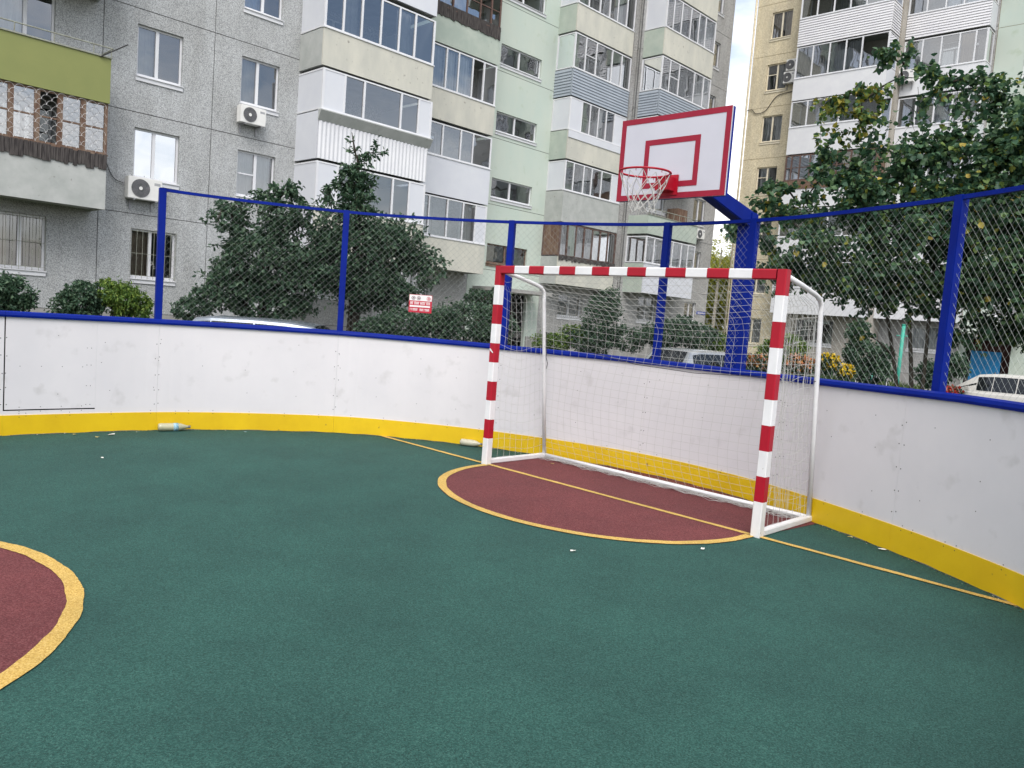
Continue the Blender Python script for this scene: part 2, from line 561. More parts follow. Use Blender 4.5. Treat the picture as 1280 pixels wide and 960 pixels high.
outline = [(p[0] + n[0] * .25, p[1] + n[1] * .25) for p, n in (onb(s) for s in np.linspace(-13.5, 13.2, 90))]
slab = MB()
slab.ring_loft([[(x, y, GZ - .1) for x, y in outline], [(x, y, -0.004) for x, y in outline]])
tag(slab.build('court_slab', 'slab_concrete'), 'concrete base slab under the sports court', 'slab', kind='structure')
inner = [(onb(s, -.002)[0][0], onb(s, -.002)[0][1]) for s in np.linspace(-13.4, 13.1, 120)]
tag(MB().poly([(x, y, 0.0) for x, y in inner]).build('court_floor', 'court_green'),
    'dark green rubber crumb court floor', 'court floor', kind='structure')


def wav(n, a):
    """smooth wandering edge"""
    q = rng.normal(0, 1, n + 8)
    q = np.convolve(q, np.ones(5) / 5, 'same')[4:-4]
    return list(np.clip(q, -1.2, 1.2) * a)


def jit(a=.004):
    return random.uniform(-a, a)


RA, RB = 1.535, 1.39
area = [(-1.545, 0.0)]
area += [(RA * math.cos(t), -RB * abs(math.sin(t)) ** .92) for t in np.linspace(math.pi, 2 * math.pi, 70)]
back = [(onb(s, -.01)[0][0], onb(s, -.01)[0][1]) for s in np.linspace(1.70, -1.66, 20)]
area += back
tag(MB().poly([(x, y, .003) for x, y in area]).build('goal_area', 'court_red'),
    'dark red rubber half circle in front of the goal', 'goal area', kind='structure')
LW = .075


def band(inner_pts, outer_pts, z, name, label):
    mb = MB()
    for a in range(len(inner_pts) - 1):
        mb.quad((*inner_pts[a], z), (*inner_pts[a + 1], z), (*outer_pts[a + 1], z), (*outer_pts[a], z))
    # share the jittered edge between neighbours
    return tag(mb.build(name, 'court_yellow'), label, 'court line', kind='structure')


th = np.linspace(math.pi, 2 * math.pi, 160)
ji = wav(len(th), .005)
jo = wav(len(th), .005)
band([((RA - LW + a) * math.cos(t), -(RB - LW + a) * abs(math.sin(t)) ** .92) for t, a in zip(th, ji)],
     [((RA + a) * math.cos(t), -(RB + a) * abs(math.sin(t)) ** .92) for t, a in zip(th, jo)], .0065,
     'goal_area_line', 'yellow curved line round the red goal area')
xs = np.linspace(-3.38, 3.30, 260)
ji = wav(len(xs), .004)
jo = wav(len(xs), .004)
band([(x, .012 + a) for x, a in zip(xs, ji)], [(x, .012 + .055 + a) for x, a in zip(xs, jo)], .0065,
     'goal_line', 'straight yellow goal line running under the goal mouth')
CX, CY, CR = -0.28, -5.93, 1.615
th = np.linspace(0, 2 * math.pi, 330)
tag(MB().poly([(CX + (CR - .05) * math.cos(t), CY + (CR - .05) * math.sin(t), .003) for t in th[:-1]]).build('centre_circle', 'court_red'),
    'dark red rubber centre circle of the court', 'centre circle', kind='structure')
ji = wav(len(th), .007)
jo = wav(len(th), .007)
ji[-1], jo[-1] = ji[0], jo[0]
band([(CX + (CR - .082 + a) * math.cos(t), CY + (CR - .082 + a) * math.sin(t)) for t, a in zip(th, ji)],
     [(CX + (CR + a) * math.cos(t), CY + (CR + a) * math.sin(t)) for t, a in zip(th, jo)], .0065,
     'centre_circle_line', 'yellow ring line round the red centre circle')


# ------------------------------------------------------------------ rink boards
def btop(s):
    return float(np.interp(s, [-13, -6.5, -4.4, -2, 0, 1, 2, 3, 5, 13], [1.205, 1.20, 1.20, 1.185, 1.182, 1.185, 1.20, 1.22, 1.225, 1.225]))


boards = empty('rink_boards', (0, 1.35, 0), label='white plastic boards with yellow kick strip and blue cap round the court', cat='barrier')
OFF = Vector((0, -1.35, 0))


def strip(sa, sb, z0f, z1f, o0, o1, name, m, parent, step=.12, smooth=False):
    """curved plank between arc positions sa..sb, offsets o0 (inside face) .. o1, heights as functions of s"""
    n = max(2, int((sb - sa) / step) + 1)
    rings = []
    for s in np.linspace(sa, sb, n):
        a, _ = onb(s, o0)
        b, _ = onb(s, o1)
        z0, z1 = z0f(s), z1f(s)
        rings.append([(a[0], a[1] - 1.35, z0), (b[0], b[1] - 1.35, z0), (b[0], b[1] - 1.35, z1), (a[0], a[1] - 1.35, z1)])
    return MB().ring_loft(rings).build(name, m, parent)


edges = [-13.3, -11.4, -9.4, -7.74, -6.28, -4.30, -2.31, -.50, 1.15, 2.45, 4.4, 6.4, 8.4, 10.4, 13.0]
for a, b in zip(edges[:-1], edges[1:]):
    if a == -7.74:      # the wicket: a panel hung clear of its neighbours
        strip(a + .012, b - .62, lambda s: .262, lambda s: btop(s) - .004, 0, .012, 'gate_panel', 'board_white', boards)
        strip(a, b - .62, lambda s: .20, lambda s: .248, 0, .012, 'board_panel', 'board_white', boards)
        strip(b - .6195, b - .0006, lambda s: .20, btop, 0, .012, 'board_panel', 'board_white', boards)
        strip(a, b, lambda s: .12, btop, .03, .04, 'backing_frame', 'black_gap', boards)
    else:
        strip(a + .0006, b - .0006, lambda s: .20, btop, 0, .012, 'board_panel', 'board_white', boards)
        strip(a, b, lambda s: .05, btop, .03, .04, 'backing_frame', 'steel', boards)
    strip(a + .0006, b - .0006, lambda s: .006 + .005 * math.sin(s * 5.1) * math.sin(s * 13.7 + 1), lambda s: .205, -.010, .006, 'kick_strip', 'board_yellow', boards)


def cap_ring(s):
    out = []
    zt = btop(s)
    for o, z in ((-.022, zt - .012), (.05, zt - .012), (.06, zt + .005), (.055, zt + .038), (.03, zt + .046), (0.005, zt + .046), (-.02, zt + .034), (-.028, zt + .008)):
        p, _ = onb(s, o)
        out.append((p[0], p[1] - 1.35, z))
    return out


for a, b in zip(edges[:-1], edges[1:]):
    ss = np.linspace(a + .001, b - .001, max(2, int((b - a) / .1) + 1))
    MB().ring_loft([cap_ring(s) for s in ss]).build('cap_rail', 'blue_paint', boards)

scr = MB()


def screw(s, z, r=.0045):
    p, n = onb(s, -.0015 if z > .2 else -.0115)
    t = np.array([n[1], -n[0]])
    scr.poly([(p[0] + t[0] * r * math.cos(q), p[1] - 1.35 + t[1] * r * math.cos(q), z + r * math.sin(q)) for q in np.linspace(0, 2 * math.pi, 7)[:-1]])


for e in edges:
    for dz in np.arange(.3, 1.15, .17):
        for d in (-.022, .022):
            screw(e + d + jit(.01), dz + jit(.02), .0055)
    for k in range(5):
        screw(e + (k + .5) * .4, .19 + jit(.006))
        screw(e + (k + .5) * .4, .22 + jit(.006))
for e in np.arange(-12.8, 12.6, .5):
    for z in (.45, .75, 1.0):
        if random.random() < .75:
            screw(e + jit(.05), z + jit(.05))
for a in np.arange(-7.6, -7.0, .19):
    for z in (.24, .285, .7):
        screw(a, z)
for z in (.3, .5, .72, .9):
    screw(-6.95, z)
    screw(-6.99, z)
scr.build('screw', 'dark_screw', boards, kind='stuff', recalc=False)

# ------------------------------------------------------------------ fence on top of the boards
FO = .10          # fence line outside the board face
FTOP = 2.665
fence = empty('mesh_fence', (0, 1.43, 0), label='blue steel fence with grey chain-link mesh above the boards', cat='fence')
posts = [-6.28, -4.29, -2.31, -.47, .53, 2.63, 4.45, 6.40]
for s in posts:
    p, n = onb(s, FO)
    t = np.array([n[1], -n[0]])
    h = .036
    mb = MB()
    rings = []
    for z in (GZ, FTOP + .02):
        rings.append([(p[0] + n[0] * a * h + t[0] * b * h, p[1] - 1.43 + n[1] * a * h + t[1] * b * h, z) for a, b in ((-1, -1), (1, -1), (1, 1), (-1, 1))])
    mb.ring_loft(rings).build('post', 'blue_paint', fence, bevel=.004)
for a, b in zip(posts[:-1], posts[1:]):
    a, b = a + .030, b - .030
    ss = np.linspace(a + .0, b - .0, max(3, int((b - a) / .1) + 1))
    rings = []
    for s in ss:
        r = []
        for o, z in ((-.016, FTOP - .016), (.016, FTOP - .016), (.016, FTOP + .016), (-.016, FTOP + .016)):
            p, _ = onb(s, FO + o - .012)
            r.append((p[0], p[1] - 1.43, z))
        rings.append(r)
    MB().ring_loft(rings).build('top_rail', 'blue_paint', fence)
    # chain link: straight diagonal wires both ways, clipped to the bay
    mb = MB()
    pitch, k_slope = (.076, 1.0) if a < -1 else ((.068, .92) if a < 2 else (.053, .74))
    W_ = b - a
    z0, z1 = btop((a + b) / 2) + .045, FTOP - .004
    H_ = z1 - z0
    for sgn in (1, -1):
        q = -H_ * k_slope if sgn == 1 else 0.0
        while q < (W_ if sgn == 1 else W_ + H_ * k_slope):
            pts = []
            lo, hi = 0.0, H_
            # s(z) = q + sgn * z
            if sgn == 1:
                lo, hi = max(0, -q / k_slope), min(H_, (W_ - q) / k_slope)
            else:
                lo, hi = max(0, (q - W_) / k_slope), min(H_, q / k_slope)
            if hi - lo > .02:
                n = max(2, int((hi - lo) / .12) + 1)
                for z in np.linspace(lo, hi, n):
                    s_ = a + q + sgn * z * k_slope
                    wob = .004 * math.sin(s_ * 9 + z * 7)
                    p, _ = onb(s_, FO + .0 + sgn * .0016 + wob)
                    pts.append((p[0], p[1] - 1.43, z0 + z))
                mb.tube(pts, .00088 if a < 2 else .00074, 3, cap=False)
            q += pitch
    o = mb.build('chain_link_mesh', 'wire', fence, kind='stuff', recalc=False)

# ------------------------------------------------------------------ futsal goal
goal = empty('futsal_goal', (0, 0, 0), label='red and white striped steel goal with a white net', cat='goal')
zed = [0, .28] + [.28 + .2 * k for k in range(1, 10)]
for sx in (-1, 1):
    x0, x1 = (-1.58, -1.5) if sx < 0 else (1.5, 1.58)
    mb = MB()
    c = .008
    sec = [(x0 + c, 0), (x1 - c, 0), (x1, c), (x1, .08 - c), (x1 - c, .08), (x0 + c, .08), (x0, .08 - c), (x0, c)]
    for k in range(len(zed) - 1):
        mb.ring_loft([[(x, y, zed[k]) for x, y in sec], [(x, y, zed[k + 1]) for x, y in sec]], mi=k % 2,
                     cap=(k in (0, len(zed) - 2)))
    mb.build('goal_post', ['white_paint', 'red_paint'], goal)
mb = MB()
c = .008
sec = [(0, 2.0 + c), (c, 2.0), (.08 - c, 2.0), (.08, 2.0 + c), (.08, 2.08 - c), (.08 - c, 2.08), (c, 2.08), (0, 2.08 - c)]
for k in range(15):
    xa, xb = -1.498 + k * 2.996 / 15, -1.498 + (k + 1) * 2.996 / 15
    mb.ring_loft([[(xa, y, z) for y, z in sec], [(xb, y, z) for y, z in sec]], mi=(k + 1) % 2, cap=False)
mb.build('crossbar', ['white_paint', 'red_paint'], goal)
DB, DT, HT = .96, .745, 1.89
for sx in (-1, 1):
    x = sx * 1.55
    pts = [(x, .06, 2.035), (x, .35, 1.985), (x, .62, 1.93), (x, .70, 1.905), (x, .742, 1.865), (x, .755, 1.80), (x, .86, .9), (x, DB, .05)]
    MB().tube(pts, .021, 8).build('back_stanchion', 'white_paint', goal, smooth=True)
    MB().box(x - .03, x + .03, .08, DB + .03, .004, .052).build('side_base_bar', 'white_paint', goal, bevel=.006)
MB().tube([(-1.53, DB, .035), (-.5, DB + .003, .034), (.6, DB - .003, .034), (1.53, DB, .035)], .02, 8).build('back_base_bar', 'white_paint', goal, smooth=True)


def net_pt(u, v):
    """u 0..1 across, v 0..1 from the crossbar over the top and down the back"""
    path = [(0, .07, 2.01), (.22, .70, 1.80), (.30, .80, 1.66), (.6, .84, .95), (.9, .93, .25), (1.0, .98, .05)]
    vv = [p[0] for p in path]
    y = np.interp(v, vv, [p[1] for p in path])
    z = np.interp(v, vv, [p[2] for p in path])
    w = math.sin(math.pi * u)
    z -= .10 * w * math.exp(-((v - .2) / .16) ** 2)
    z -= .06 * w * math.sin(math.pi * v)
    y += .12 * w * math.sin(math.pi * min(1, v * 1.1)) * (.6 + .4 * math.sin(5 * u))
    x = -1.52 + 3.04 * u + .16 * w * math.sin(math.pi * v) * math.cos(v * 3.0) + .015 * math.sin(13 * v + 9 * u)
    y += .012 * math.sin(17 * u + 11 * v)
    return (x, min(y, 1.10), max(z, .02))


net = MB()
NU, NV = 30, 28
for i in range(NU + 1):
    net.tube([net_pt(i / NU, v) for v in np.linspace(0, 1, 40)], .00145, 3, cap=False)
for j in range(NV + 1):
    net.tube([net_pt(u, j / NV) for u in np.linspace(0, 1, 46)], .00145, 3, cap=False)


def side_pt(sx, a, b):
    """a 0..1 along the height, b 0..1 front to back"""
    z = .05 + 1.93 * a
    yb = float(np.interp(z, [.05, 1.8, 1.87, 2.0], [DB, .755, .70, .25]))
    y = .09 + (yb - .09) * b
    sag = .05 * math.sin(math.pi * b) * math.sin(math.pi * min(1, a * 1.05))
    return (sx * (1.54 - sag * (.6 + .4 * math.sin(6 * a + 3))) + .01 * math.sin(9 * a + 8 * b), y,
            z - .07 * math.sin(math.pi * b) * a + .02 * math.sin(7 * b + 4 * a))


for sx in (-1, 1):
    for i in range(20):
        net.tube([side_pt(sx, i / 19, b) for b in np.linspace(0, 1, 14)], .00145, 3, cap=False)
    for i in range(10):
        net.tube([side_pt(sx, a, i / 9) for a in np.linspace(0, .98, 30)], .00145, 3, cap=False)
# loose edge of the net lying along the back bar and hanging ends by the right stanchion
for k in range(16):
    y0 = .915 - .10 * random.random() ** 2
    net.tube([(-1.5 + 3.0 * t, y0 + .028 * math.sin(t * (19 + 3 * (k % 5)) + k * 2), .012 + .02 * abs(math.sin(t * 31 + k))) for t in np.linspace(0, 1, 110)], .0017, 3, cap=False)
for k in range(14):
    x0 = 1.40 + .14 * random.random()
    a = random.uniform(.3, .75)
    net.tube([(x0 + .04 * math.sin(t * 5 + k), a + .14 * t * math.sin(k), 1.75 - 1.65 * t + .03 * math.sin(9 * t + k)) for t in np.linspace(0, 1, 16)], .00145, 3, cap=False)
net.build('net', 'cord', goal, kind='stuff', recalc=False)
tie = MB().tube([(-1.55, .80, 1.43), (-1.3, .84, 1.36), (-.9, .88, 1.25), (-.4, .93, 1.18), (.3, .95, 1.16), (1.0, .92, 1.2), (1.55, .80, 1.22)], .004, 4)
tie.tube([(-1.53, .81, 1.42), (-1.51, .82, 1.3), (-1.52, .83, 1.15), (-1.50, .84, 1.08), (-1.51, .84, 1.02)], .004, 4)
tie.build('tie_cord', 'cable', goal)
# chipped paint on the left post
MB().poly([(-1.574, -.0015, 1.225), (-1.556, -.0015, 1.22), (-1.522, -.0015, 1.19), (-1.515, -.0015, 1.175), (-1.535, -.0015, 1.182), (-1.57, -.0015, 1.205)]).build('paint_chip', 'white_paint', goal)

# ------------------------------------------------------------------ basketball stand
stand = empty('basketball_stand', (0, 2.2, GZ), label='blue steel basketball stand with white red-edged backboard and hoop', cat='basketball hoop')
SO = Vector((0, -2.2, -GZ))


def sbuild(mb, *a, **k):
    mb.xf(Matrix.Translation(SO))
    return mb.build(*a, parent=stand, **k)


sbuild(MB().box(-.055, .105, 2.12, 2.28, GZ, 2.88), 'pole', 'blue_paint', bevel=.012)
A0, A1 = Vector((.025, 2.27, 2.78)), Vector((0, .78, 3.10))
d_ = (A1 - A0).normalized()
up = d_.cross(Vector((1, 0, 0))).normalized()
mb = MB()
rings = []
for t, hw, hh in ((0, .07, .085), (.1, .07, .085), (1.0, .06, .06)):
    p = A0.lerp(A1, t)
    rings.append([p + Vector((a * hw, 0, 0)) + up * (b * hh) for a, b in ((-1, -1), (1, -1), (1, 1), (-1, 1))])
sbuild(mb.ring_loft(rings), 'arm', 'blue_paint', bevel=.008)
sbuild(MB().box(-.16, .16, .74, .80, 2.93, 3.35), 'mount_plate', 'blue_paint', bevel=.004)
BX0, BX1, BZ0, BZ1, BY = -.60, .60, 2.79, 3.575, .665
mb = MB()
mb.box(BX0, BX0 + .03, BY + .02, BY + .055, BZ0, BZ1).box(BX1 - .03, BX1, BY + .02, BY + .055, BZ0, BZ1)
mb.box(BX0 + .03, BX1 - .03, BY + .02, BY + .055, BZ1 - .03, BZ1).box(BX0 + .03, BX1 - .03, BY + .02, BY + .055, BZ0, BZ0 + .03)
mb.box(-.015, .015, BY + .02, BY + .055, BZ0 + .03, BZ1 - .03)
sbuild(mb, 'backboard_frame', 'blue_paint')
bb = sbuild(MB().box(BX0, BX1, BY, BY + .02, BZ0, BZ1), 'backboard', 'backboard_white')
lw = .052
mb = MB()
y0, y1 = BY - .003, BY
e_ = .001
mb.box(BX0 - e_, BX0 + lw, y0, y1, BZ0 - e_, BZ1 + e_).box(BX1 - lw, BX1 + e_, y0, y1, BZ0 - e_, BZ1 + e_)
mb.box(BX0 + lw, BX1 - lw, y0, y1, BZ1 - lw, BZ1 + e_).box(BX0 + lw, BX1 - lw, y0, y1, BZ0 - e_, BZ0 + lw)
mb.xf(Matrix.Translation(SO)).build('border_line', 'board_red', bb)
mb = MB()
ix0, ix1, iz0, iz1 = -.305, .305, 2.895, 3.355
mb.box(ix0, ix0 + lw, y0, y1, iz0, iz1).box(ix1 - lw, ix1, y0, y1, iz0, iz1)
mb.box(ix0 + lw, ix1 - lw, y0, y1, iz1 - lw, iz1).box(ix0 + lw, ix1 - lw, y0, y1, iz0, iz0 + lw)
mb.xf(Matrix.Translation(SO)).build('target_line', 'board_red', bb)
HC, HR, HZ = (-.01, BY - .375), .232, 2.965
ring = MB().tube([(HC[0] + HR * math.cos(t), HC[1] + HR * math.sin(t), HZ) for t in np.linspace(0, 2 * math.pi, 41)[:-1]], .0095, 8, closed=True)
hoop = sbuild(ring, 'hoop', 'red_paint', smooth=True)
mb = MB().box(-.075, .075, BY - .115, BY - .003, HZ - .115, HZ + .012)
mb.box(-.11, .11, BY - .012, BY - .0035, HZ - .15, HZ + .04)
sbuild(mb, 'hoop_bracket', 'red_paint', bevel=.003)
mb = MB()
for k in range(12):
    t = 2 * math.pi * (k + .5) / 12
    p = (HC[0] + HR * math.cos(t), HC[1] + HR * math.sin(t))
    mb.tube([(p[0], p[1], HZ - .008), (p[0] * .99, p[1], HZ - .022), (p[0], p[1] + .004, HZ - .026)], .003, 4)
mb.xf(Matrix.Translation(SO)).build('net_hook', 'red_paint', hoop, kind='stuff')
mb = MB()
NB = 12
levels = [(HR * .98, HZ - .02), (HR * .86, HZ - .10), (HR * .70, HZ - .165), (HR * .58, HZ - .225), (HR * .50, HZ - .275), (HR * .46, HZ - .32), (HR * .48, HZ - .36)]


def nb(k, l, dk):
    r, z = levels[l]
    t = 2 * math.pi * (k + .5 * ((l) % 2) + dk) / NB
    sw = .02 * (l / 6) ** 2
    return (HC[0] + r * math.cos(t) + sw * math.sin(k * 1.7), HC[1] + r * math.sin(t) + sw * math.cos(k * 2.3), z + .012 * math.sin(k * 2.1 + l))


for k in range(NB):
    for l in range(len(levels) - 1):
        if l % 2 == 0:
            mb.tube([nb(k, l, 0), nb(k, l + 1, 0)], .0032, 4)
            mb.tube([nb(k, l, 0), nb(k - 1, l + 1, 0)], .0032, 4)
        else:
            mb.tube([nb(k, l, 0), nb(k, l + 1, 0)], .0032, 4)
            mb.tube([nb(k, l, 0), nb(k + 1, l + 1, 0)], .0032, 4)
mb.xf(Matrix.Translation(SO)).build('hoop_net', 'cord', hoop, kind='stuff')


# ------------------------------------------------------------------ apartment blocks: building kit
# local frame of a block: x along the facade (right as seen from the court), y into the wall, z up
def panel(P, x0, x1, z0, z1, y, m, holes=(), name='wall_panel', th=.16):
    """facade panel with real openings and reveals, a joint gap left all round"""
    g_ = .011
    x0, x1, z0, z1 = x0 + g_, x1 - g_, z0 + g_, z1 - g_
    hs = [(max(a, x0), min(b, x1), max(c, z0), min(d, z1)) for a, b, c, d in holes if a < x1 and b > x0 and c < z1 and d > z0]
    mb = MB()
    X = sorted({x0, x1, *[h[0] for h in hs], *[h[1] for h in hs]})
    Z = sorted({z0, z1, *[h[2] for h in hs], *[h[3] for h in hs]})
    for i in range(len(X) - 1):
        for j in range(len(Z) - 1):
            cx, cz = (X[i] + X[i + 1]) / 2, (Z[j] + Z[j + 1]) / 2
            if any(h[0] < cx < h[1] and h[2] < cz < h[3] for h in hs):
                continue
            mb.quad((X[i], y, Z[j]), (X[i + 1], y, Z[j]), (X[i + 1], y, Z[j + 1]), (X[i], y, Z[j + 1]))
    for a, b, c, d in [(x0, x1, z0, z1)] + hs:
        mb.quad((a, y, c), (a, y, d), (a, y + th, d), (a, y + th, c))
        mb.quad((b, y, c), (b, y + th, c), (b, y + th, d), (b, y, d))
        mb.quad((a, y, c), (a, y + th, c), (b, y + th, c), (b, y, c))
        mb.quad((a, y, d), (b, y, d), (b, y + th, d), (a, y + th, d))
    return mb.build(name, m, P, recalc=False)


def curtain(x0, x1, z0, z1, y, m, parent, amp=.03):
    mb = MB()
    n = max(4, int((x1 - x0) / .05))
    ph = random.uniform(0, 6)
    xs_ = np.linspace(x0, x1, n + 1)
    ys = [y + amp * math.sin(x * 38 + ph + .9 * math.sin(x * 7 + ph)) for x in xs_]
    for i in range(n):
        mb.quad((xs_[i], ys[i], z0), (xs_[i + 1], ys[i + 1], z0), (xs_[i + 1], ys[i + 1], z1), (xs_[i], ys[i], z1))
    return mb.build('curtain', m, parent, recalc=False)


CURT = ['curtain_white', 'curtain_white', 'curtain_grey', 'curtain_grey', 'curtain_warm']


def window(P, x0, x1, z0, z1, y, cuts=(.5,), frame='pvc', cur=None, sill=True, bars=False, transom=None, gl='pane', name='window', rec=.09, cover=1.0):
    """frame mesh in the opening; panes, sill, curtain and grille are its sub-parts"""
    fy0, fy1 = y + rec, y + rec + .06
    fw_ = .055
    skirt = .16 if sill else 0
    zb = z0 + skirt
    mb = MB()
    xsn = [x0] + [x0 + (x1 - x0) * c for c in cuts] + [x1]
    mb.box(x0, x1, fy0, fy1, zb, zb + fw_).box(x0, x1, fy0, fy1, z1 - fw_, z1)
    mb.box(x0, x0 + fw_, fy0, fy1, zb + fw_, z1 - fw_).box(x1 - fw_, x1, fy0, fy1, zb + fw_, z1 - fw_)
    for xm in xsn[1:-1]:
        mb.box(xm - .045, xm + .045, fy0 - .004, fy1, zb + fw_, z1 - fw_)
    if transom:
        k, fr = transom
        zt = zb + (z1 - zb) * fr
        mb.box(xsn[k] + .05, xsn[k + 1] - .05, fy0 + .004, fy1 - .006, zt - .02, zt + .02)
    w = mb.build(name, frame, P)
    for a, b in zip(xsn[:-1], xsn[1:]):
        t = random.uniform(-.010, .010)
        MB().quad((a + .02, fy0 + .03, zb + .03), (b - .02, fy0 + .03 + t, zb + .03), (b - .02, fy0 + .03 + t, z1 - .03), (a + .02, fy0 + .03, z1 - .03)).build('pane', gl, w, recalc=False)
    if sill:
        s = MB()
        s.ring_loft([[(x0 - .03, y - .07, zb - .035), (x0 - .03, y + rec, zb - .002), (x0 - .03, y + rec, zb - .05), (x0 - .03, y - .07, zb - .05)],
                     [(x1 + .03, y - .07, zb - .035), (x1 + .03, y + rec, zb - .002), (x1 + .03, y + rec, zb - .05), (x1 + .03, y - .07, zb - .05)]])
        s.box(x0 - .02, x1 + .02, y - .035, y + .05, z0, zb - .05)
        s.build('sill', frame if frame != 'brown_frame' else 'pvc', w)
    cur = random.choice(CURT + [None]) if cur is None else cur
    if cur:
        L = x1 - x0
        if cover >= 1:
            segs = random.choice([[(0, 1)], [(0, .42), (.6, 1)], [(0, .55)], [(.35, 1)], [(0, 1)]])
        else:
            segs = [(0, cover)]
        for a, b in segs:
            curtain(x0 + .05 + (L - .1) * a, x0 + .05 + (L - .1) * b, zb + .05, z1 - .02, y + .27, cur, w)
    if bars:
        bm_ = MB()
        n = max(3, int((x1 - x0) / .14))
        for i in range(n + 1):
            x = x0 + (x1 - x0) * i / n
            bm_.tube([(x, y - .03, zb - .03), (x, y - .03, z1 + .02)], .007, 4, cap=False)
        for zz in (zb + .06, (zb + z1) / 2, z1 - .06):
            bm_.tube([(x0, y - .03, zz), (x1, y - .03, zz)], .008, 4, cap=False)
        bm_.build('window_grille', 'rail_grey', w, kind='stuff', recalc=False)
    return w


def clad(style, x0, x1, y, z0, z1, name, parent, axis='x', th=.06, flip=1):
    """a parapet or side face; axis x: in the facade plane, front at y. axis y: x0..x1 run along depth, face at y"""
    mb = MB()

    def bx(a0, a1, d0, d1, zz0, zz1, mi=0):
        if axis == 'x':
            mb.box(a0, a1, y + d0, y + d1, zz0, zz1, mi)
        else:
            lo, hi = (y + d0 * flip, y + d1 * flip)
            mb.box(min(lo, hi), max(lo, hi), a0, a1, zz0, zz1, mi)
    if style in ('siding_grey', 'siding_white'):
        n = max(1, int(round((z1 - z0) / .125)))
        h = (z1 - z0) / n
        for i in range(n):
            za, zb = z0 + i * h, z0 + (i + 1) * h
            if axis == 'x':
                mb.ring_loft([[(x, y - .022, za), (x, y + th, za), (x, y + th, zb), (x, y + .012, zb)] for x in (x0, x1)])
            else:
                mb.ring_loft([[(y - .022 * flip, x, za), (y + th * flip, x, za), (y + th * flip, x, zb), (y + .012 * flip, x, zb)] for x in (x0, x1)])
        return mb.build(name, style, parent, kind='stuff')
    if style == 'corrugated':
        n = int((x1 - x0) / .075)
        pr = []
        for i in range(n + 1):
            x = x0 + (x1 - x0) * i / n
            pr += [(x, y + (0 if i % 2 else .022)), (x + .028, y + (0 if i % 2 else .022))]
        pr = [p for p in pr if p[0] <= x1]
        for a, b in zip(pr[:-1], pr[1:]):
            mb.quad((a[0], a[1], z0), (b[0], b[1], z0), (b[0], b[1], z1), (a[0], a[1], z1))
        return mb.build(name, 'pvc', parent, recalc=False)
    if style == 'dark_boards':
        n = int((x1 - x0) / .10)
        for i in range(n):
            a = x0 + (x1 - x0) * i / n
            dz = random.uniform(-.05, .03)
            bx(a + .004, a + (x1 - x0) / n - .004, jit(.006), .03, z0 + dz, z1)
        return mb.build(name, 'dark_wood', parent, kind='stuff')
    bx(x0, x1, 0, th, z0, z1)
    return mb.build(name, style, parent)


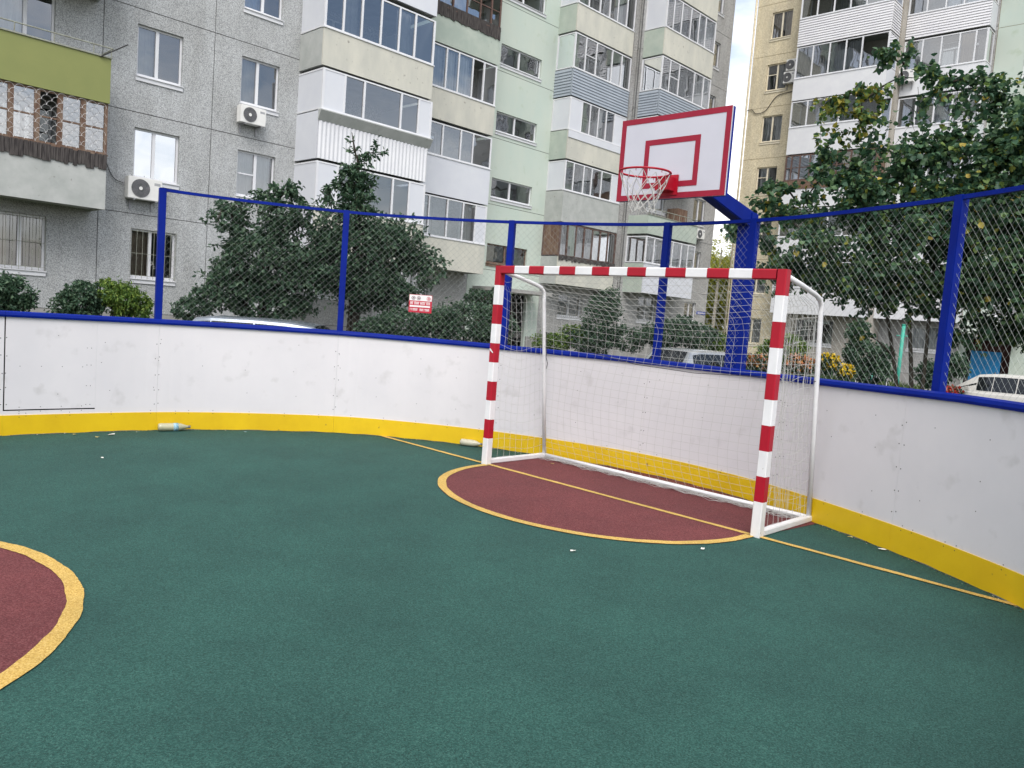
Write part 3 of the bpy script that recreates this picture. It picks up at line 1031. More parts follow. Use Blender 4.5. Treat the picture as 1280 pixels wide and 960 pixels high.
def balcony(P, x0, x1, yf, yb, zb, zs, zt, par='beige', cuts=(), solid=(), frame='pvc', side='concrete', side_up='pvc_panel',
            side_glass=False, vis='L', band=None, ledge=None, open_top=False, infill='pvc_panel', gl='pane', transoms=(), name='balcony',
            bow=0.0, opened=None, curtains=.22):
    """slab mesh with parapet, sides, glazing frame, panes as sub-parts. zb slab underside, zs top of parapet, zt glazing head"""
    root = MB().box(x0 + .05, x1 - .05, yf + .065, yb, zb + .03, zb + .17).build(name, 'concrete', P)
    clad(par, x0, x1, yf, zb, zs, 'parapet', root)
    if band:                                  # (style, z0, z1): an extra strip in front of the parapet's upper edge
        clad(band[0], x0, x1, yf - .035, band[1], band[2], 'parapet_strip', root, th=.03)
    for sx, xx, fl in ((0, x0, 1), (1, x1, -1)):
        clad(side, yf + (.062 if side not in ('siding_grey', 'siding_white') else .075), yb, xx, zb, zs, 'side_parapet', root, axis='y', flip=fl)
    MB().box(x0 - .02, x1 + .02, yf - .03 - bow, yf + .08, zs + .001, zs + .035).build('sill_ledge', frame, root)
    if ledge:
        l = MB()
        l.ring_loft([[(x, yf - .005, ledge[0]), (x, yf - ledge[2], ledge[1]), (x, yf - ledge[2], ledge[1] + .03), (x, yf - .005, ledge[1] + .03)] for x in (x0 - .05, x1 + .05)])
        l.build('overhang', 'concrete', root)
    if open_top:
        return root
    y0 = yf + .01 - bow
    z0 = zs + .036
    fw_ = .05
    mb = MB()
    xn = [x0] + list(cuts) + [x1]
    mb.box(x0, x1, y0, y0 + .06, z0, z0 + fw_).box(x0, x1, y0, y0 + .06, zt - fw_, zt)
    mb.box(x0, x0 + fw_ + .03, y0, y0 + .06, z0 + fw_, zt - fw_).box(x1 - fw_ - .03, x1, y0, y0 + .06, z0 + fw_, zt - fw_)
    for xm in cuts:
        hw_ = .062 if frame == 'old_wood' else .035
        mb.box(xm - hw_, xm + hw_, y0 - .003, y0 + .06, z0 + fw_, zt - fw_)
    for k in transoms:
        zz = (z0 + zt) / 2
        mb.box(xn[k] + .036, xn[k + 1] - .036, y0 + .004, y0 + .05, zz - .02, zz + .02)
    # side frame
    for sx, xx, fl in ((0, x0, 1), (1, x1, -1)):
        a, b = sorted((xx, xx + .05 * fl))
        mb.box(a, b, y0 + .062, yb - .002, z0, z0 + fw_).box(a, b, y0 + .062, yb - .002, zt - fw_, zt)
        mb.box(a, b, yb - .08, yb - .002, z0 + fw_, zt - fw_)
    mb.build('glazing_frame', frame, root)
    for k, (a, b) in enumerate(zip(xn[:-1], xn[1:])):
        if k in solid:
            MB().box(a + .03, b - .03, y0 + .012, y0 + .045, z0 + .03, zt - .03).build('infill_panel', infill, root)
        elif k == opened:
            continue
        else:
            t = random.uniform(-.012, .012)
            MB().quad((a + .02, y0 + .03, z0 + .03), (b - .02, y0 + .03 + t, z0 + .03), (b - .02, y0 + .03 + t, zt - .03), (a + .02, y0 + .03, zt - .03)).build('pane', gl, root, recalc=False)
            if random.random() < curtains:
                curtain(a + .02, b - .05, z0 + .02, zt - .06, y0 + .22, random.choice(CURT), root)
    for sx, xx, fl in ((0, x0, 1), (1, x1, -1)):
        if side_glass:
            MB().quad((xx + .02 * fl, y0 + .06, z0 + .03), (xx + .02 * fl, yb - .06, z0 + .03), (xx + .02 * fl, yb - .06, zt - .03), (xx + .02 * fl, y0 + .06, zt - .03)).build('pane', gl, root, recalc=False)
        else:
            a, b = sorted((xx + .012 * fl, xx + .042 * fl))
            MB().box(a, b, y0 + .063, yb - .085, z0 + .02, zt - .02).build('side_panel', side_up, root)
    return root


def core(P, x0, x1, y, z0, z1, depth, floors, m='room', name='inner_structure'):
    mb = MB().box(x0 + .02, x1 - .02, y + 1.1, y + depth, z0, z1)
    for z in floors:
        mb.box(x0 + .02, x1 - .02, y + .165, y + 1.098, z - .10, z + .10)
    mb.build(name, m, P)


def joints(P, xs_, zs_, y, m='joint'):
    """recessed sealant behind the gaps of the panel grid"""
    mb = MB()
    for x in xs_:
        mb.box(x - .025, x + .025, y + .014, y + .04, zs_[0], zs_[-1])
    for z in zs_:
        for a, b in zip(xs_[:-1], xs_[1:]):
            mb.box(a + .0255, b - .0255, y + .013, y + .041, z - .022, z + .022)
    return mb.build('joint_sealant', m, P, kind='stuff')


def ac_unit(loc, rz, label, w=.82, h=.56, group='air conditioner units on the facades'):
    """loc = middle of the back, at the wall"""
    e = empty('air_conditioner', loc, rz, label, 'air conditioner', group)
    d = .28
    MB().box(-w / 2, w / 2, -d - .08, -.08, 0, h).build('casing', 'ac_white', e, bevel=.015)
    cx, cz, r = -w * .14, h / 2, h * .41
    mb = MB()
    for k in range(4):
        rr = r * (1 - k * .24)
        mb.tube([(cx + rr * math.cos(t), -d - .088, cz + rr * math.sin(t)) for t in np.linspace(0, 2 * math.pi, 25)[:-1]], .006, 4, closed=True)
    for k in range(12):
        t = 2 * math.pi * k / 12
        mb.tube([(cx + .05 * math.cos(t), -d - .09, cz + .05 * math.sin(t)), (cx + r * math.cos(t), -d - .086, cz + r * math.sin(t))], .004, 4)
    mb.build('fan_grille', 'ac_dark', e, kind='stuff')
    MB().poly([(cx + r * math.cos(t), -d - .082, cz + r * math.sin(t)) for t in np.linspace(0, 2 * math.pi, 25)[:-1]]).build('fan_opening', 'ac_dark', e)
    MB().poly([(cx + .05 * math.cos(t), -d - .096, cz + .05 * math.sin(t)) for t in np.linspace(0, 2 * math.pi, 13)[:-1]]).build('fan_hub', 'ac_white', e)
    for sx in (-1, 1):
        x = sx * w * .32
        MB().box(x - .02, x + .02, -d - .1, 0, -.04, -.002).box(x - .018, x + .018, -.04, 0, -.28, -.041).build('bracket', 'steel', e)
    MB().box(w * .26, w * .44, -d - .083, -d - .0795, h * .72, h * .84).build('badge', 'curtain_grey', e)
    return e


def cable(name, pts, r, label, m='cable', group=None):
    P0 = np.array(pts[0])
    o = MB().tube([tuple(np.array(p) - P0) for p in spline3(pts)], r, 4).build(name, m, recalc=False)
    o.location = tuple(P0)
    return tag(o, label, 'cable', group)


def spline3(P, n=6):
    P = np.array(P, float)
    Q = np.vstack([2 * P[0] - P[1], P, 2 * P[-1] - P[-2]])
    out = []
    for i in range(1, len(Q) - 2):
        a, b, c, d = Q[i - 1:i + 3]
        for t in np.arange(n) / n:
            out.append(.5 * ((2 * b) + (-a + c) * t + (2 * a - 5 * b + 4 * c - d) * t * t + (-a + 3 * b - 3 * c + d) * t ** 3))
    out.append(P[-1])
    return [tuple(p) for p in out]


# ------------------------------------------------------------------ block 1: long grey panel block on the left
BX = -19.2
block = empty('apartment_block', (BX, 0, 0), R(90),
              label='long grey and mint panel apartment block with mixed glazed balconies behind the dark shrubs', cat='apartment block')
FL = [.86 + 2.8 * k for k in range(10)]          # floor joints of the grey panels
NF = 8                                            # storeys with panels (the top of the block is far above the frame)
# left grey section, x -7.2 .. 7.83
colsA = [-7.2, -4.2, -1.25, 1.78, 4.84, 7.83]
WINA = {}
for k in range(NF):
    for ci, (a, b) in enumerate(zip(colsA[:-1], colsA[1:])):
        holes = []
        if ci in (3, 4):
            x0 = 2.66 if ci == 3 else 5.70
            holes = [(x0, x0 + 1.26, 1.72 + 2.8 * k, 3.25 + 2.8 * k)]
        elif ci in (1, 2) and k == 0:
            holes = [(-1.0 if ci == 2 else -3.4, .52 if ci == 2 else -1.9, 1.70, 3.26)]
        elif ci == 2:
            holes = [(-.85, .62, 1.05 + 2.8 * k, 3.30 + 2.8 * k)]
        elif ci == 1:
            holes = [(-3.6, -2.2, 1.72 + 2.8 * k, 3.25 + 2.8 * k)]
        panel(block, a, b, FL[k], FL[k + 1], 0, 'wall_grey', holes)
        for h in holes:
            c_ = None
            kw = {}
            if ci == 3:
                kw = [dict(cuts=(.44,), cur='curtain_warm', bars=True, cover=.5), dict(cuts=(.45,), cur=False, gl='pane_film'), dict(cuts=(.45,), cur='curtain_grey', cover=.42), dict(cuts=(.5,))][min(k, 3)]
            if ci == 4:
                kw = [dict(cuts=(.45,)), dict(cuts=(.5,), cur='curtain_white', transom=(0, .5)), dict(cuts=(.45,), cur='curtain_grey', cover=.5), dict(cuts=(.5,), cur='curtain_blue')][min(k, 3)]
            if ci in (1, 2) and k == 0:
                kw = dict(cuts=(.62,) if ci == 2 else (.5,), bars=True, cur='curtain_warm', cover=.45)
            if ci == 2 and k > 0:
                kw = dict(cuts=(.55,), sill=False, transom=(1, .45), cur='curtain_white', cover=.6)
            window(block, *h, 0, **kw)
joints(block, colsA, FL[:NF + 1], 0)
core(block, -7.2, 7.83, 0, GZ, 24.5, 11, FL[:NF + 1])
pl = MB().box(-7.2, 7.80, -.05, .2, GZ - .1, .852).build('plinth', 'plinth', block)
# rust streak below the window, a stain with its own edge
# centre section set back: x 7.83 .. 25.6, wall at y = 1.5
YM = 1.5
GF = [.75 + 2.8 * k for k in range(10)]
colsB = [7.83, 12.05, 16.85]
for k in range(NF):
    for a, b in zip(colsB[:-1], colsB[1:]):
        holes = [(a + 1.2, a + 2.7, GF[k] + .95, GF[k] + 2.35)]
        panel(block, a, b, GF[k], GF[k + 1], YM, 'wall_far_grey', holes)
        window(block, *holes[0], YM, bars=(k == 0))
    ga, gb = 16.85, 21.45
    zs_ = 3.70 + 2.8 * (k - 1)
    z_lo, z_hi = (3.55 + 2.8 * (k - 1)), (3.55 + 2.8 * k)
    if k == 0:
        holes = [(17.4, 20.6, GZ, 2.62)]
        panel(block, ga, gb, GZ + .02, z_hi, YM, 'mint', holes)
    else:
        holes = [(17.88, 20.42, zs_, zs_ + .98)]
        panel(block, ga, gb, z_lo, z_hi, YM, 'mint', holes)
        window(block, *holes[0], YM, cuts=(.47,), frame='pvc' if k > 1 else 'old_wood', cur=False)
    panel(block, 21.45, 25.62, GF[k], GF[k + 1], YM, 'wall_far_grey', [(22.8, 24.6, GF[k] + .9, GF[k] + 2.15)])
    window(block, 22.8, 24.6, GF[k] + .9, GF[k] + 2.15, YM, bars=(k == 0), cur='curtain_grey')
joints(block, [7.9, 12.05, 16.85], GF[:NF + 1], YM)
joints(block, [16.85, 21.45], [3.55 + 2.8 * (k - 1) for k in range(1, NF + 1)], YM)
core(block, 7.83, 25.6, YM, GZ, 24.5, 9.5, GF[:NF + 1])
MB().box(7.9, 17.3, YM - .05, YM + .15, GZ - .1, .74).box(20.7, 25.55, YM - .05, YM + .15, GZ - .1, .74).build('plinth', 'plinth', block)
# stair entrance in the mint wall
MB().box(17.4, 20.6, YM + .9, YM + .95, GZ, 2.62).build('entrance_recess', 'door_red', block)
d = MB().box(18.2, 19.3, YM + .82, YM + .89, GZ, 1.85).build('door', 'brown_frame', block)
MB().box(19.1, 19.16, YM + .76, YM + .815, .55, .75).build('handle', 'steel', d)
MB().box(17.2, 20.9, YM - 1.3, YM - .002, 2.63, 2.78).build('entrance_canopy', 'plinth', block)
# return wall and right grey section: x 25.62 .. 33.8, wall at y = 0
MB().box(25.60, 25.75, 0.21, YM + 1.0, GZ, 24.5).build('return_wall', 'wall_far_grey', block)
colsC = [25.62, 30.35, 33.8]
for k in range(NF):
    a, b = colsC[:2]
    holes = [(27.2, 28.8, FL[k] + .9, FL[k] + 2.3)]
    panel(block, a, b, FL[k], FL[k + 1], 0, 'wall_far_grey', holes)
    window(block, *holes[0], 0, bars=(k == 0))
    holes = [(31.55, 32.72, 1.68 + 2.8 * k, 3.12 + 2.8 * k)]
    panel(block, colsC[1], colsC[2], FL[k], FL[k + 1], 0, 'wall_far_grey', holes)
    window(block, *holes[0], 0)
joints(block, colsC, FL[:NF + 1], 0)
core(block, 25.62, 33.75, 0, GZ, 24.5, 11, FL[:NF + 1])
MB().box(25.7, 33.75, -.05, .2, GZ - .1, .852).build('plinth', 'plinth', block)
MB().box(33.62, 33.80, .17, 11, GZ, 24.5).build('end_wall', 'wall_far_grey', block)
MB().box(-7.4, 34.0, -.3, 11.4, 24.5, 24.9).build('roof', 'concrete', block)

ZB = [3.22 + 2.8 * k for k in range(9)]
# -- far-left balcony: open one with olive sheet above old wooden glazing
b0 = balcony(block, -3.4, 1.60, -1.1, -.002, 3.56, 4.93, 6.26, par='concrete', cuts=(-2.8, -2.2, -1.7, -1.1, -.58, -.02, .49, 1.02), frame='old_wood', side='concrete', side_up='old_wood',
             band=('dark_boards', 4.60, 4.96), gl='pane_old', transoms=range(9), opened=6, curtains=0)
gr = MB()
rr = .115
zz = 4.98
row = 0
while zz < 6.2:
    x = -3.4 + (rr if row % 2 else 0)
    while x < 1.5:
        gr.tube([(x + rr * math.cos(t), -1.16, zz + rr * math.sin(t)) for t in np.linspace(0, math.pi, 9)], .0042, 3, cap=False)
        x += 2 * rr
    zz += rr
    row += 1
gr.build('scallop_grille', 'curtain_white', b0, kind='stuff', recalc=False)
b1 = balcony(block, -3.4, 1.62, -1.15, -.002, 6.27, 7.40, 9.0, par='olive', open_top=True, frame='rail_grey', side='rail_grey')
mb = MB().tube([(-3.4, -1.16, 7.64), (1.66, -1.16, 7.66)], .018, 6)
for x in (-2.6, -1.6, -.55, .3, 1.20, 1.62):
    mb.tube([(x, -1.15, 7.41), (x, -1.16, 7.65)], .014, 6)
mb.tube([(1.66, -1.16, 7.66), (1.66, -.1, 7.66)], .018, 6)
mb.build('railing', 'rail_grey', b1, kind='stuff')
MB().tube([(1.35, -1.18, 7.38), (1.90, -1.50, 7.78)], .016, 6).build('laundry_pole', 'cable', b1)
for k in range(3, 7):
    balcony(block, -3.4, 1.62, -1.15, -.002, 3.47 + 2.8 * (k - 1), 4.6 + 2.8 * (k - 1), 6.2 + 2.8 * (k - 1), par='concrete', cuts=(-2.4, -1.4, -.4, .6), frame='pvc')
# -- bay 1: white and beige, stands proud of the wall
x0, x1, yf = 7.63, 12.0, -1.38
balcony(block, x0, x1, yf, YM - .002, 3.15, 4.56, 5.98, par='beige', cuts=(8.4, 9.2, 10.6, 11.3), solid=(0, 4), side='pvc_panel')
balcony(block, x0, x1, yf, YM - .002, 6.06, 7.52, 8.80, par='corrugated', cuts=(8.44, 9.18, 10.67, 11.42), solid=(0, 4), side='pvc_panel', ledge=(7.22, 7.50, .17), bow=.10)
balcony(block, x0, x1, yf, YM - .002, 8.90, 10.02, 11.55, par='beige', cuts=(8.32, 9.0, 9.74, 10.47, 11.14), side='concrete', opened=None)
for k in range(3, 7):
    balcony(block, x0, x1, yf, YM - .002, ZB[k] + .08, ZB[k] + 1.2, ZB[k] + 2.72, par=random.choice(['beige', 'pvc_panel']), cuts=(8.32, 9.0, 9.74, 10.47, 11.14), side='concrete')
# -- recessed stack next to it
x0, x1, yf = 12.06, 16.72, .40
balcony(block, x0, x1, yf, YM - .002, 3.24, 4.42, 6.00, par='beige', cuts=(12.9, 13.66, 14.59, 15.42, 16.1), solid=(5,))
balcony(block, x0, x1, yf, YM - .002, 6.06, 7.48, 8.75, par='pvc_panel', cuts=(13.1, 14.11, 15.04, 15.69))
balcony(block, x0, x1, yf, YM - .002, 8.86, 10.0, 11.60, par='beige', cuts=(13.0, 14.06, 14.67, 15.41, 16.02), opened=4)
balcony(block, x0, x1, yf, YM - .002, 11.66, 12.98, 14.40, par='plaster_green', cuts=(12.9, 13.5, 14.2, 14.9, 15.6, 16.2), frame='brown_frame', band=('dark_boards', 12.66, 13.12), gl='pane_old', transoms=range(7))
for k in range(4, 7):
    balcony(block, x0, x1, yf, YM - .002, ZB[k] + .04, ZB[k] + 1.2, ZB[k] + 2.75, par='beige', cuts=(13.0, 14.0, 15.0, 15.9))
# -- bay 2
x0, x1, yf = 21.35, 25.55, .42
balcony(block, x0, x1, yf, YM - .002, 3.24, 4.50, 6.02, par='beige', cuts=(21.9, 22.5, 23.1, 23.7, 24.3, 24.9), frame='brown_frame', side='concrete', side_up='old_wood', band=('dark_boards', 4.36, 4.56), gl='pane_old', curtains=.8)
balcony(block, x0, x1, yf, YM - .002, 6.06, 7.45, 8.80, par='concrete', cuts=(21.96, 22.68, 23.27, 24.01, 24.8), side='concrete', solid=(5,))
balcony(block, x0, x1, yf, YM - .002, 8.88, 10.14, 11.60, par='beige', cuts=(22.2, 22.79, 23.4, 24.0, 24.63), solid=(0, 5), side='plaster_green', band=('pvc_panel', 9.82, 10.13))
balcony(block, x0, x1, yf, YM - .002, 11.66, 12.84, 14.40, par='siding_grey', cuts=(22.13, 22.9, 24.07, 24.81), side='siding_grey', side_glass=True, transoms=(1,))
balcony(block, x0, x1, yf, YM - .002, 14.48, 15.64, 17.20, par='beige', cuts=(22.1, 22.9, 23.6, 24.2, 24.9), side='plaster_green', side_glass=False)
balcony(block, x0, x1, yf, YM - .002, 17.28, 18.44, 20.0, par='beige', cuts=(22.1, 22.9, 23.6, 24.2, 24.9), side='plaster_green')
# -- bay 3
x0, x1, yf = 25.80, 30.2, -1.2
balcony(block, x0, x1, yf, -.002, 3.22, 4.64, 5.95, par='pvc_panel', cuts=(26.5, 27.3, 28.1, 28.9, 29.5), side='plaster_green', side_glass=True)
b3 = balcony(block, x0, x1, yf, -.002, 6.06, 6.95, 8.6, par='plaster_green', open_top=True, frame='rail_grey', side='plaster_green')
mb = MB().tube([(x0, yf + .03, 7.28), (x1, yf + .03, 7.28)], .02, 6)
for k in range(9):
    mb.tube([(x0 + .05 + k * .53, yf + .03, 6.98), (x0 + .05 + k * .53, yf + .03, 7.28)], .012, 6)
mb.build('railing', 'rail_grey', b3, kind='stuff')
MB().box(29.0, 29.9, -.7, -.05, 6.3, 7.75).build('wardrobe', 'old_wood', b3)
balcony(block, x0, x1, yf, -.002, 8.86, 10.0, 11.60, par='beige', cuts=(26.5, 27.3, 28.1, 28.9, 29.5), side='plaster_green')
balcony(block, x0, x1, yf, -.002, 11.66, 12.80, 14.36, par='siding_grey', cuts=(26.5, 27.28, 28.65, 29.5), side='siding_grey', side_glass=True, transoms=(1,))
balcony(block, x0, x1, yf, -.002, 14.44, 15.66, 17.20, par='beige', cuts=(26.4, 27.09, 27.88, 28.62, 29.24), side='plaster_green', curtains=.7)
balcony(block, x0, x1, yf, -.002, 17.28, 18.46, 20.0, par='beige', cuts=(26.4, 27.09, 27.88, 28.62, 29.24), side='plaster_green')
# address plate
pt = MB().box(32.82, 33.72, -.03, -.004, 2.52, 2.68).build('address_plate', 'sign_blue', block)
mb = MB()
for k in range(11):
    if k in (0, 8):
        continue
    a = 32.88 + k * .073
    mb.box(a, a + .045, -.034, -.031, 2.575, 2.635)
mb.build('lettering', 'sign_white', pt, kind='stuff')

ac_unit((BX, 2.88, 4.05), R(90), 'white air conditioner under the bright second-floor window beside the wooden balcony', .92, .60)
ac_unit((BX, 5.98, 6.82), R(90), 'white air conditioner below a window of the grey wall beside the white bay', .82, .52)
ac_unit((BX, 31.95, 6.56), R(90), 'white air conditioner on the grey end of the block beside the open balcony', .80, .52)
cable('hanging_cable', [(BX + .25, 1.72, 6.2), (BX + .12, 1.80, 5.5), (BX + .05, 1.95, 4.9), (BX + .04, 2.15, 4.55), (BX + .06, 2.40, 4.45)], .012,
      'dark cable drooping from the wooden balcony to the air conditioner')
# rust stain below the window: thin streak decal geometry on the wall
# ------------------------------------------------------------------ block 2: across the end of the yard
B2X, B2Y = -18.75, 35.5
far = empty('apartment_block', (B2X, B2Y, 0), 0,
            label='cream and white panel apartment block rising behind the linden tree', cat='apartment block')
F2 = [.23 + 2.8 * k for k in range(10)]
for k in range(9):
    holes = [(.93, 2.12, .98 + 2.8 * k, 2.55 + 2.8 * k)]
    panel(far, 0, 3.15, F2[k], F2[k + 1], 0, 'wall_cream', holes)
    window(far, *holes[0], 0, cuts=(.5,), frame='pvc_cream', transom=(0, .6) if k % 2 else None, bars=(k == 0), cur=random.choice(['curtain_white', 'curtain_grey', 'curtain_warm']))
    a, b = 3.15, 7.85
    holes = [(4.15, 6.15, F2[k] + 1.0, F2[k] + 2.45)]
    panel(far, a, b, F2[k], F2[k + 1], 0, 'wall_taupe', holes)
    window(far, *holes[0], 0, cuts=(.5,), bars=(k == 0))
joints(far, [0.02, 3.15, 7.83], F2, 0, 'joint_cream')
core(far, 0.2, 7.85, 0, GZ, 25.6, 11, F2)
MB().box(-.002, .19, .05, 11, GZ, 25.6).build('end_wall', 'wall_taupe', far)
MB().tube([(-.09, -.05, GZ), (-.09, -.05, 25.5)], .06, 8).build('downpipe', 'wall_cream', far, smooth=True)
MB().box(0, 7.85, -.05, .15, GZ - .1, .222).build('plinth', 'plinth', far)
YN = 1.7
G2 = [.25 + 2.8 * k for k in range(10)]
for k in range(9):
    holes = [(9.3, 11.0, G2[k] + 1.1, G2[k] + 2.45)]
    panel(far, 7.86, 11.72, G2[k], G2[k + 1], YN, 'wall_far_grey', holes)
    window(far, *holes[0], YN, bars=(k == 0))
    za = 3.05 + 2.78 * (k - 1)
    if k == 0:
        holes = [(12.05, 13.95, GZ, 2.25)]
        panel(far, 11.72, 16.2, GZ + .02, 3.05, YN, 'mint', holes)
    else:
        holes = [(12.95, 15.3, za + .15, za + 1.1)]
        panel(far, 11.72, 16.2, za, za + 2.78, YN, 'mint', holes)
        window(far, *holes[0], YN, cuts=(.5,), cur=False)
    panel(far, 16.2, 20.4, G2[k], G2[k + 1], YN, 'wall_far_grey', [(17.2, 18.8, G2[k] + 1.1, G2[k] + 2.45)])
    window(far, 17.2, 18.8, G2[k] + 1.1, G2[k] + 2.45, YN)
    panel(far, 20.4, 24.0, G2[k], G2[k + 1], YN, 'wall_far_grey', [(21.4, 22.8, G2[k] + 1.1, G2[k] + 2.45)])
    window(far, 21.4, 22.8, G2[k] + 1.1, G2[k] + 2.45, YN)
joints(far, [11.72, 16.2], [3.05 + 2.78 * (k - 1) for k in range(1, 9)], YN, 'joint_cream')
joints(far, [16.2, 20.4, 24.0], G2, YN)
core(far, 7.86, 24.0, YN, GZ, 25.6, 9.3, G2)
MB().box(7.9, 12.0, YN - .05, YN + .1, GZ - .1, .242).box(14.0, 24, YN - .05, YN + .1, GZ - .1, .242).build('plinth', 'plinth', far)
MB().box(7.70, 7.86, .18, YN + 1.0, GZ, 25.6).build('return_wall', 'wall_taupe', far)
MB().box(-.2, 24.2, -.3, 11.3, 25.6, 26.0).build('roof', 'concrete', far)
MB().box(12.05, 13.95, YN + .8, YN + .85, GZ, 2.25).build('entrance_recess', 'door_red', far)
d = MB().box(12.25, 13.55, YN + .15, YN + .22, GZ, 1.66).build('door', 'door_blue', far)
MB().box(13.38, 13.43, YN + .10, YN + .148, .5, .7).build('handle', 'steel', d)
MB().box(11.75, 14.4, YN - 1.4, YN - .002, 2.30, 2.45).build('entrance_canopy', 'plinth', far)
Z2 = [2.88 + 2.78 * k for k in range(8)]
x0, x1, yf = 3.15, 7.85, -1.2
mul = (4.05, 4.92, 5.75, 6.55)
specs = [('pvc', 1.35, 'pvc', 'pvc_panel'), ('pvc', 1.2, 'pvc', 'pvc_panel'), ('siding_white', 1.38, 'brown_frame', 'siding_white'), ('siding_white', 1.36, 'pvc', 'pvc_panel'),
         ('siding_white', 1.10, 'pvc', 'pvc_panel'), ('siding_white', 1.36, 'pvc', 'siding_white'), ('siding_white', 1.3, 'pvc', 'siding_white')]
for k, (par, hp, fr, sd) in enumerate(specs):
    par = 'pvc' if k in (2, 3, 4) else par
    balcony(far, x0, x1, yf, -.002, Z2[k], Z2[k] + hp, Z2[k] + 2.72, par=par, cuts=mul if k != 2 else (3.5, 3.95, 4.5, 5.2, 5.9, 6.6), frame=fr, side=sd, side_glass=(k != 2),
            side_up='old_wood', vis='R', gl='pane' if k != 2 else 'pane_old', transoms=(0, 1, 2, 3, 4, 5) if k == 2 else (), band=('old_wood', Z2[2] + .95, Z2[2] + 1.37) if k == 2 else None)
x0, x1, yf = 7.60, 11.62, .70
for k in range(7):
    balcony(far, x0 + .28, x1, yf, YN - .002, Z2[k] + .05, Z2[k] + (1.18 if k in (4, 5) else 1.25), Z2[k] + 2.72, par='siding_white' if k in (5, 6) else 'pvc', cuts=(8.75, 9.6, 10.4, 11.1)[:4], side='pvc_panel', side_glass=True, vis='R')
for k in range(7):
    balcony(far, 16.3, 20.3, .70, YN - .002, Z2[k] + .05, Z2[k] + 1.25, Z2[k] + 2.72, par=['pvc', 'beige', 'siding_white'][k % 3], cuts=(17.1, 17.9, 18.7, 19.5), side='pvc_panel', side_glass=True)
ac_unit((B2X + 2.52, B2Y, 15.93), 0, 'upper of two stacked air conditioners beside a cream-wall window', .62, .60)
ac_unit((B2X + 2.42, B2Y, 15.28), 0, 'lower of two stacked air conditioners beside a cream-wall window', .62, .60)
ac_unit((B2X + 8.25, B2Y + .66, 14.62), 0, 'air conditioner between two balconies of the white-sided block', .72, .60)
cable('slack_cable', [(B2X - .1, B2Y - .06, 14.15), (B2X + .25, B2Y - .05, 14.2), (B2X + .55, B2Y - .05, 13.95), (B2X + 1.1, B2Y - .05, 14.05), (B2X + 1.7, B2Y - .05, 14.75), (B2X + 2.6, B2Y - .05, 14.9), (B2X + 3.1, B2Y - .05, 15.15)], .02,
      'dark slack cable looping across the cream wall')


# ------------------------------------------------------------------ vegetation kit
def np_mesh(name, verts, quads, m, parent=None, kind=None):
    me = bpy.data.meshes.new(name)
    nv, nq = len(verts), len(quads)
    me.vertices.add(nv)
    me.vertices.foreach_set('co', np.asarray(verts, np.float32).ravel())
    me.loops.add(nq * 4)
    me.loops.foreach_set('vertex_index', np.asarray(quads, np.int32).ravel())
    me.polygons.add(nq)
    me.polygons.foreach_set('loop_start', np.arange(nq, dtype=np.int32) * 4)
    me.update(calc_edges=True)
    me.materials.append(M[m])
    o = bpy.data.objects.new(name, me)
    col.objects.link(o)
    if parent:
        o.parent = parent
    if kind:
        o['kind'] = kind
    return o


def unit(a):
    return a / np.maximum(np.linalg.norm(a, axis=-1, keepdims=True), 1e-9)


def leaf_geo(C, D, S, wide=.62, fold=.16):
    """C centres (base of leaf), D pointing directions, S lengths -> verts, quads; six-point folded leaves"""
    n = len(C)
    D = unit(D)
    ref = unit(rng.normal(size=(n, 3)) * .55 + np.array([0, 0, 1.0]))
    side = unit(np.cross(D, ref))
    nor = np.cross(side, D)
    s = S[:, None]
    curl = rng.uniform(-.18, .05, (n, 1))
    b = C
    l1 = C + D * s * .30 + side * s * wide * .46 + nor * s * fold
    l2 = C + D * s * .68 + side * s * wide * .38 + nor * s * (fold * .7 + curl * .5)
    t = C + D * s + nor * s * curl
    r2 = C + D * s * .68 - side * s * wide * .38 + nor * s * (fold * .7 + curl * .5)
    r1 = C + D * s * .30 - side * s * wide * .46 + nor * s * fold
    V = np.stack([b, l1, l2, t, r2, r1], 1).reshape(-1, 3)
    i = np.arange(n)[:, None] * 6
    Q = np.concatenate([i + np.array([[0, 3, 2, 1]]), i + np.array([[0, 5, 4, 3]])], 0)
    return V, Q


def in_lobes(lobes, n, shell=.45):
    """n random points spread through ellipsoid lobes, denser toward the outside"""
    vol = np.array([l[1][0] * l[1][1] * l[1][2] * (l[2] if len(l) > 2 else 1) for l in lobes])
    pick = rng.choice(len(lobes), n, p=vol / vol.sum())
    c = np.array([l[0] for l in lobes])[pick]
    r = np.array([l[1] for l in lobes])[pick]
    d = unit(rng.normal(size=(n, 3)))
    q = rng.uniform(0, 1, (n, 1)) ** (1 / 3) * (1 - shell) + shell * rng.uniform(.55, 1.08, (n, 1))
    return c + d * r * q, d


